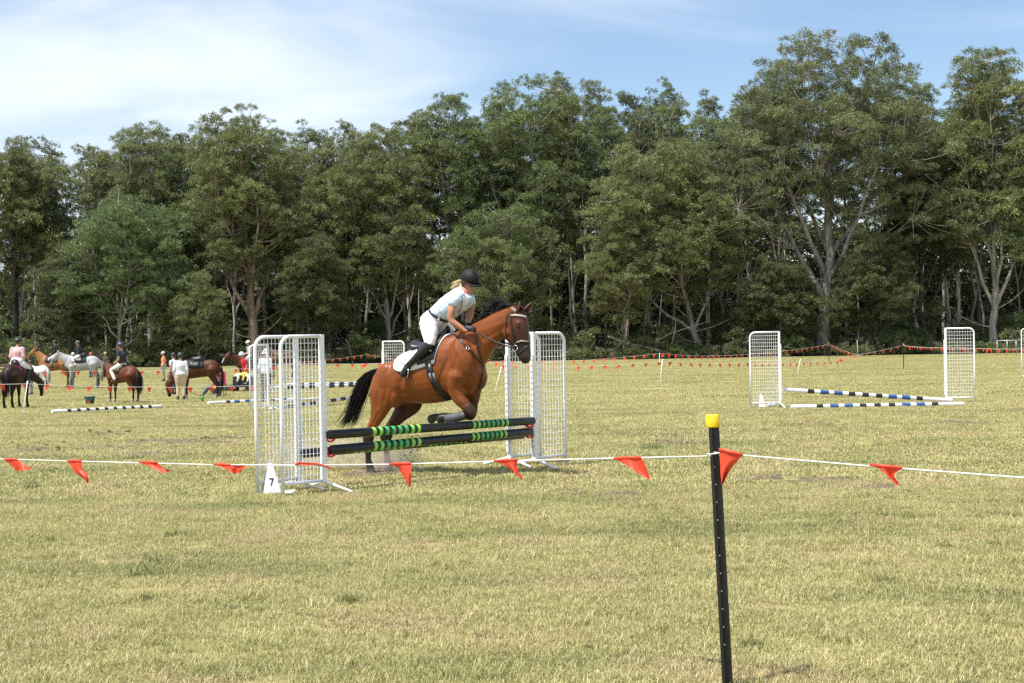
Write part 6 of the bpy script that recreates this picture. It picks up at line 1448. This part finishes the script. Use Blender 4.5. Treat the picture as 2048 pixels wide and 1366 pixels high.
# standing people
pm = ground(328, 763); person('man in an orange shirt, grey shorts and pale cap standing alone', pm, R(190), 1.74, ST, (.80, .27, .11), ('shorts', (.36, .37, .40)), BK, 'cap', (.55, .5, .52), hips=1.15)
pw = ground(362, 800); person('woman in a white shirt, beige jodhpurs and dark helmet beside the grazing horse', pw, R(100), 1.68, ST, (.66, .67, .70), ('jodhpurs', (.52, .42, .29)), BK, 'helmet', (.03, .035, .035), sleeves='long', hips=1.12)
person('person in a black cap and pale shirt behind the woman in white', xg(349, pw.y + 9), R(150), 1.74, ST, (.5, .55, .6), ('trousers', (.08, .09, .12)), BK, 'cap', BK)
# grazing brown horse
yH = ground(432, 797).y; F5, _ = field_horse('glossy dark brown horse grazing behind the woman in white', xg(400, yH + .9), R(184), 1.44, (.075, .024, .011), (.018, .010, .008), BLK, 'graze', socks=(.45, .43, .40), turn=.1, tail_w=.7)
field_saddle(F5, 'black saddle with a navy white edged cloth on the grazing brown horse', NAVY)
# chair, seated person, bags, cart
c_ = xg(437, yH + 4.5); root = thing('camp_chair', c_, 'magenta folding camp chair behind the grazing horse', 'chair'); M_MAG = mat('magenta_canvas', (.30, .012, .07), .8)
mb = MB(); mb.box(c_ + Vector((0, 0, .42)), (.24, 0, 0), (0, .22, 0), (0, 0, .012)); mb.build('seat', M_MAG, root, False); mb = MB(); mb.box(c_ + Vector((0, .24, .68)), (.24, 0, 0), (0, .012, .0), (0, .03, .26)); mb.build('backrest', M_MAG, root, False)
for sx in (-1, 1):
    for sy in (-1, 1): mb = MB(); mb.tube([c_ + Vector((.25 * sx, .22 * sy, 0)), c_ + Vector((.24 * sx, -.2 * sy if False else .2 * sy, .44 if sy < 0 else .94))], .012, 6); mb.build('leg', M_BLACK, root)
ps = xg(437, yH + 3.4); person('person in blue jeans sitting on the ground behind the grazing horse', ps, R(188), 1.68, SIT, (.05, .045, .05), ('jeans', (.05, .075, .13)), (.25, .16, .1), 'cap', (.1, .1, .1))
for u, lb, w in ((452, 'black bag on the grass, left one of the pair by the cart', .20), (465, 'black bag on the grass, right one of the pair by the cart', .22)):
    c_ = ground(u, 782); root = thing('bag', c_, lb, 'bag'); B = Body(); B.blob(c_ + UPZ * .12, (w, 0, 0), (0, .15, 0), (0, 0, .13)); B.blob(c_ + UPZ * .07, (w * 1.05, 0, 0), (0, .17, 0), (0, 0, .075)); B.fuse('bag_body', mat('black_nylon', (.018, .019, .021), .6, bump=.3, bscale=10), root, .015, 2)
    mb = MB(); mb.tube([c_ + Vector((w * .6 * math.cos(a), -.02, .2 + .10 * math.sin(a))) for a in [math.pi * k / 8 for k in range(9)]], .012, 6); mb.build('handle', M_BLACK, root)
c_ = ground(485, 783); c_.y += .3; root = thing('folding_cart', c_, 'navy folding cart heaped with yellow and white clothes', 'cart'); M_NV = mat('navy_canvas', (.014, .02, .036), .75)
mb = MB()
for (cc_, ax_, ay_, az_) in (((0, -.26, .42), (.42, 0, 0), (0, .012, 0), (0, 0, .22)), ((0, .26, .42), (.42, 0, 0), (0, .012, 0), (0, 0, .22)), ((-.42, 0, .42), (.012, 0, 0), (0, .26, 0), (0, 0, .22)), ((.42, 0, .42), (.012, 0, 0), (0, .26, 0), (0, 0, .22)), ((0, 0, .20), (.42, 0, 0), (0, .26, 0), (0, 0, .012))): mb.box(c_ + Vector(cc_), ax_, ay_, az_)
mb.build('canvas_tub', M_NV, root, False); mb = MB(); mb.tube([c_ + Vector((.42, 0, .5)), c_ + Vector((.6, 0, .8)), c_ + Vector((.7, 0, 1.0))], .015, 6); mb.build('pull_handle', M_BLACK, root)
mb = MB(); mb.box(c_ + Vector((.12, -.277, .36)), (.06, 0, 0), (0, .002, 0), (0, 0, .03)); mb.build('badge', mat('badge_grey', (.5, .52, .55), .5), root, False)
for sx in (-1, 1):
    for sy in (-1, 1):
        w0 = c_ + Vector((.34 * sx, .27 * sy, .10)); mb = MB(); mb.tube([w0 - Vector((0, .025, 0)), w0 + Vector((0, .025, 0))], .10, 16); mb.build('wheel', M_BLACK, root); mb = MB(); mb.tube([w0 + UPZ * .02, c_ + Vector((.40 * sx, .24 * sy, .66))], .014, 6); mb.build('frame_post', M_BLACK, root)
for k, (dx, dz, cl_, lb) in enumerate([(-.22, .70, (.70, .68, .60), 'white cloth hanging over the left of the navy cart'), (.02, .74, (.72, .55, .05), 'yellow cloth heaped on the navy cart'), (.22, .68, (.72, .70, .62), 'white cloth hanging over the right of the navy cart')]):
    B = Body(); q0 = c_ + Vector((dx, -.12, dz)); B.blob(q0, (.16, 0, 0), (0, .18, 0), (0, 0, .09)); B.chain([(q0 + Vector((.02, -.13, .03)), .07), (q0 + Vector((.05, -.18, -.10)), .055), (q0 + Vector((.0, -.185, -.24)), .04)]); B.blob(q0 + Vector((.1, .03, .05)), (.09, 0, 0), (0, .09, 0), (0, 0, .06))
    o = B.fuse('cloth', mat('cloth_heap_%d' % k, cl_, .85, noise=(9, .25), bump=.6, bscale=9), None, .015, 1); tag(o, lb, 'cloth')
person('person in a red shirt and pale blue bucket hat behind the navy cart', xg(493, c_.y + .8), R(200), 1.74, ST, (.55, .02, .03), ('trousers', (.06, .07, .1)), BK, 'hat', (.48, .66, .66), lean=.25, hips=1.1)
F6, _ = field_horse('bay horse with a white blaze facing us behind the red shirted person', xg(505, 74), R(212), 1.55, (.085, .030, .014), BLK, BLK, 'level', blaze=True)
field_saddle(F6, 'black saddle on the horse with the white blaze', BK, pad=False); mounted(F6, 'rider in a pale grey top and white helmet on the horse with the white blaze', 1.5, shirt=(.42, .41, .40), trousers=('jodhpurs', (.5, .48, .42)), shoes=BK, hat='helmet', hat_c=(.7, .7, .7))
pn = ground(532, 803); person('person in a white shirt and white brimmed hat seen through the near wings', pn, R(60), 1.72, ST, (.62, .64, .68), ('trousers', (.025, .027, .032)), BK, 'hat', (.62, .66, .68), sleeves='long')
F7, _ = field_horse('dark brown horse standing behind the near wings', xg(566, 92), R(165), 1.66, (.09, .040, .016), BLK, BLK, 'up')
# grey tendon boot on the folded near foreleg of the jumping horse
B = Body(); B.chain([(z1(x, y, .15), r1(r_)) for x, y, r_ in ((822, 942, 26), (790, 949, 25), (755, 958, 27), (728, 960, 27))], k=3); o = B.fuse('tendon_boot', mat('grey_boot_shell', (.075, .08, .085), .5, noise=(14, .3)), None, .008, 2); tag(o, 'grey tendon boot on the folded foreleg of the jumping horse', 'tendon boot')
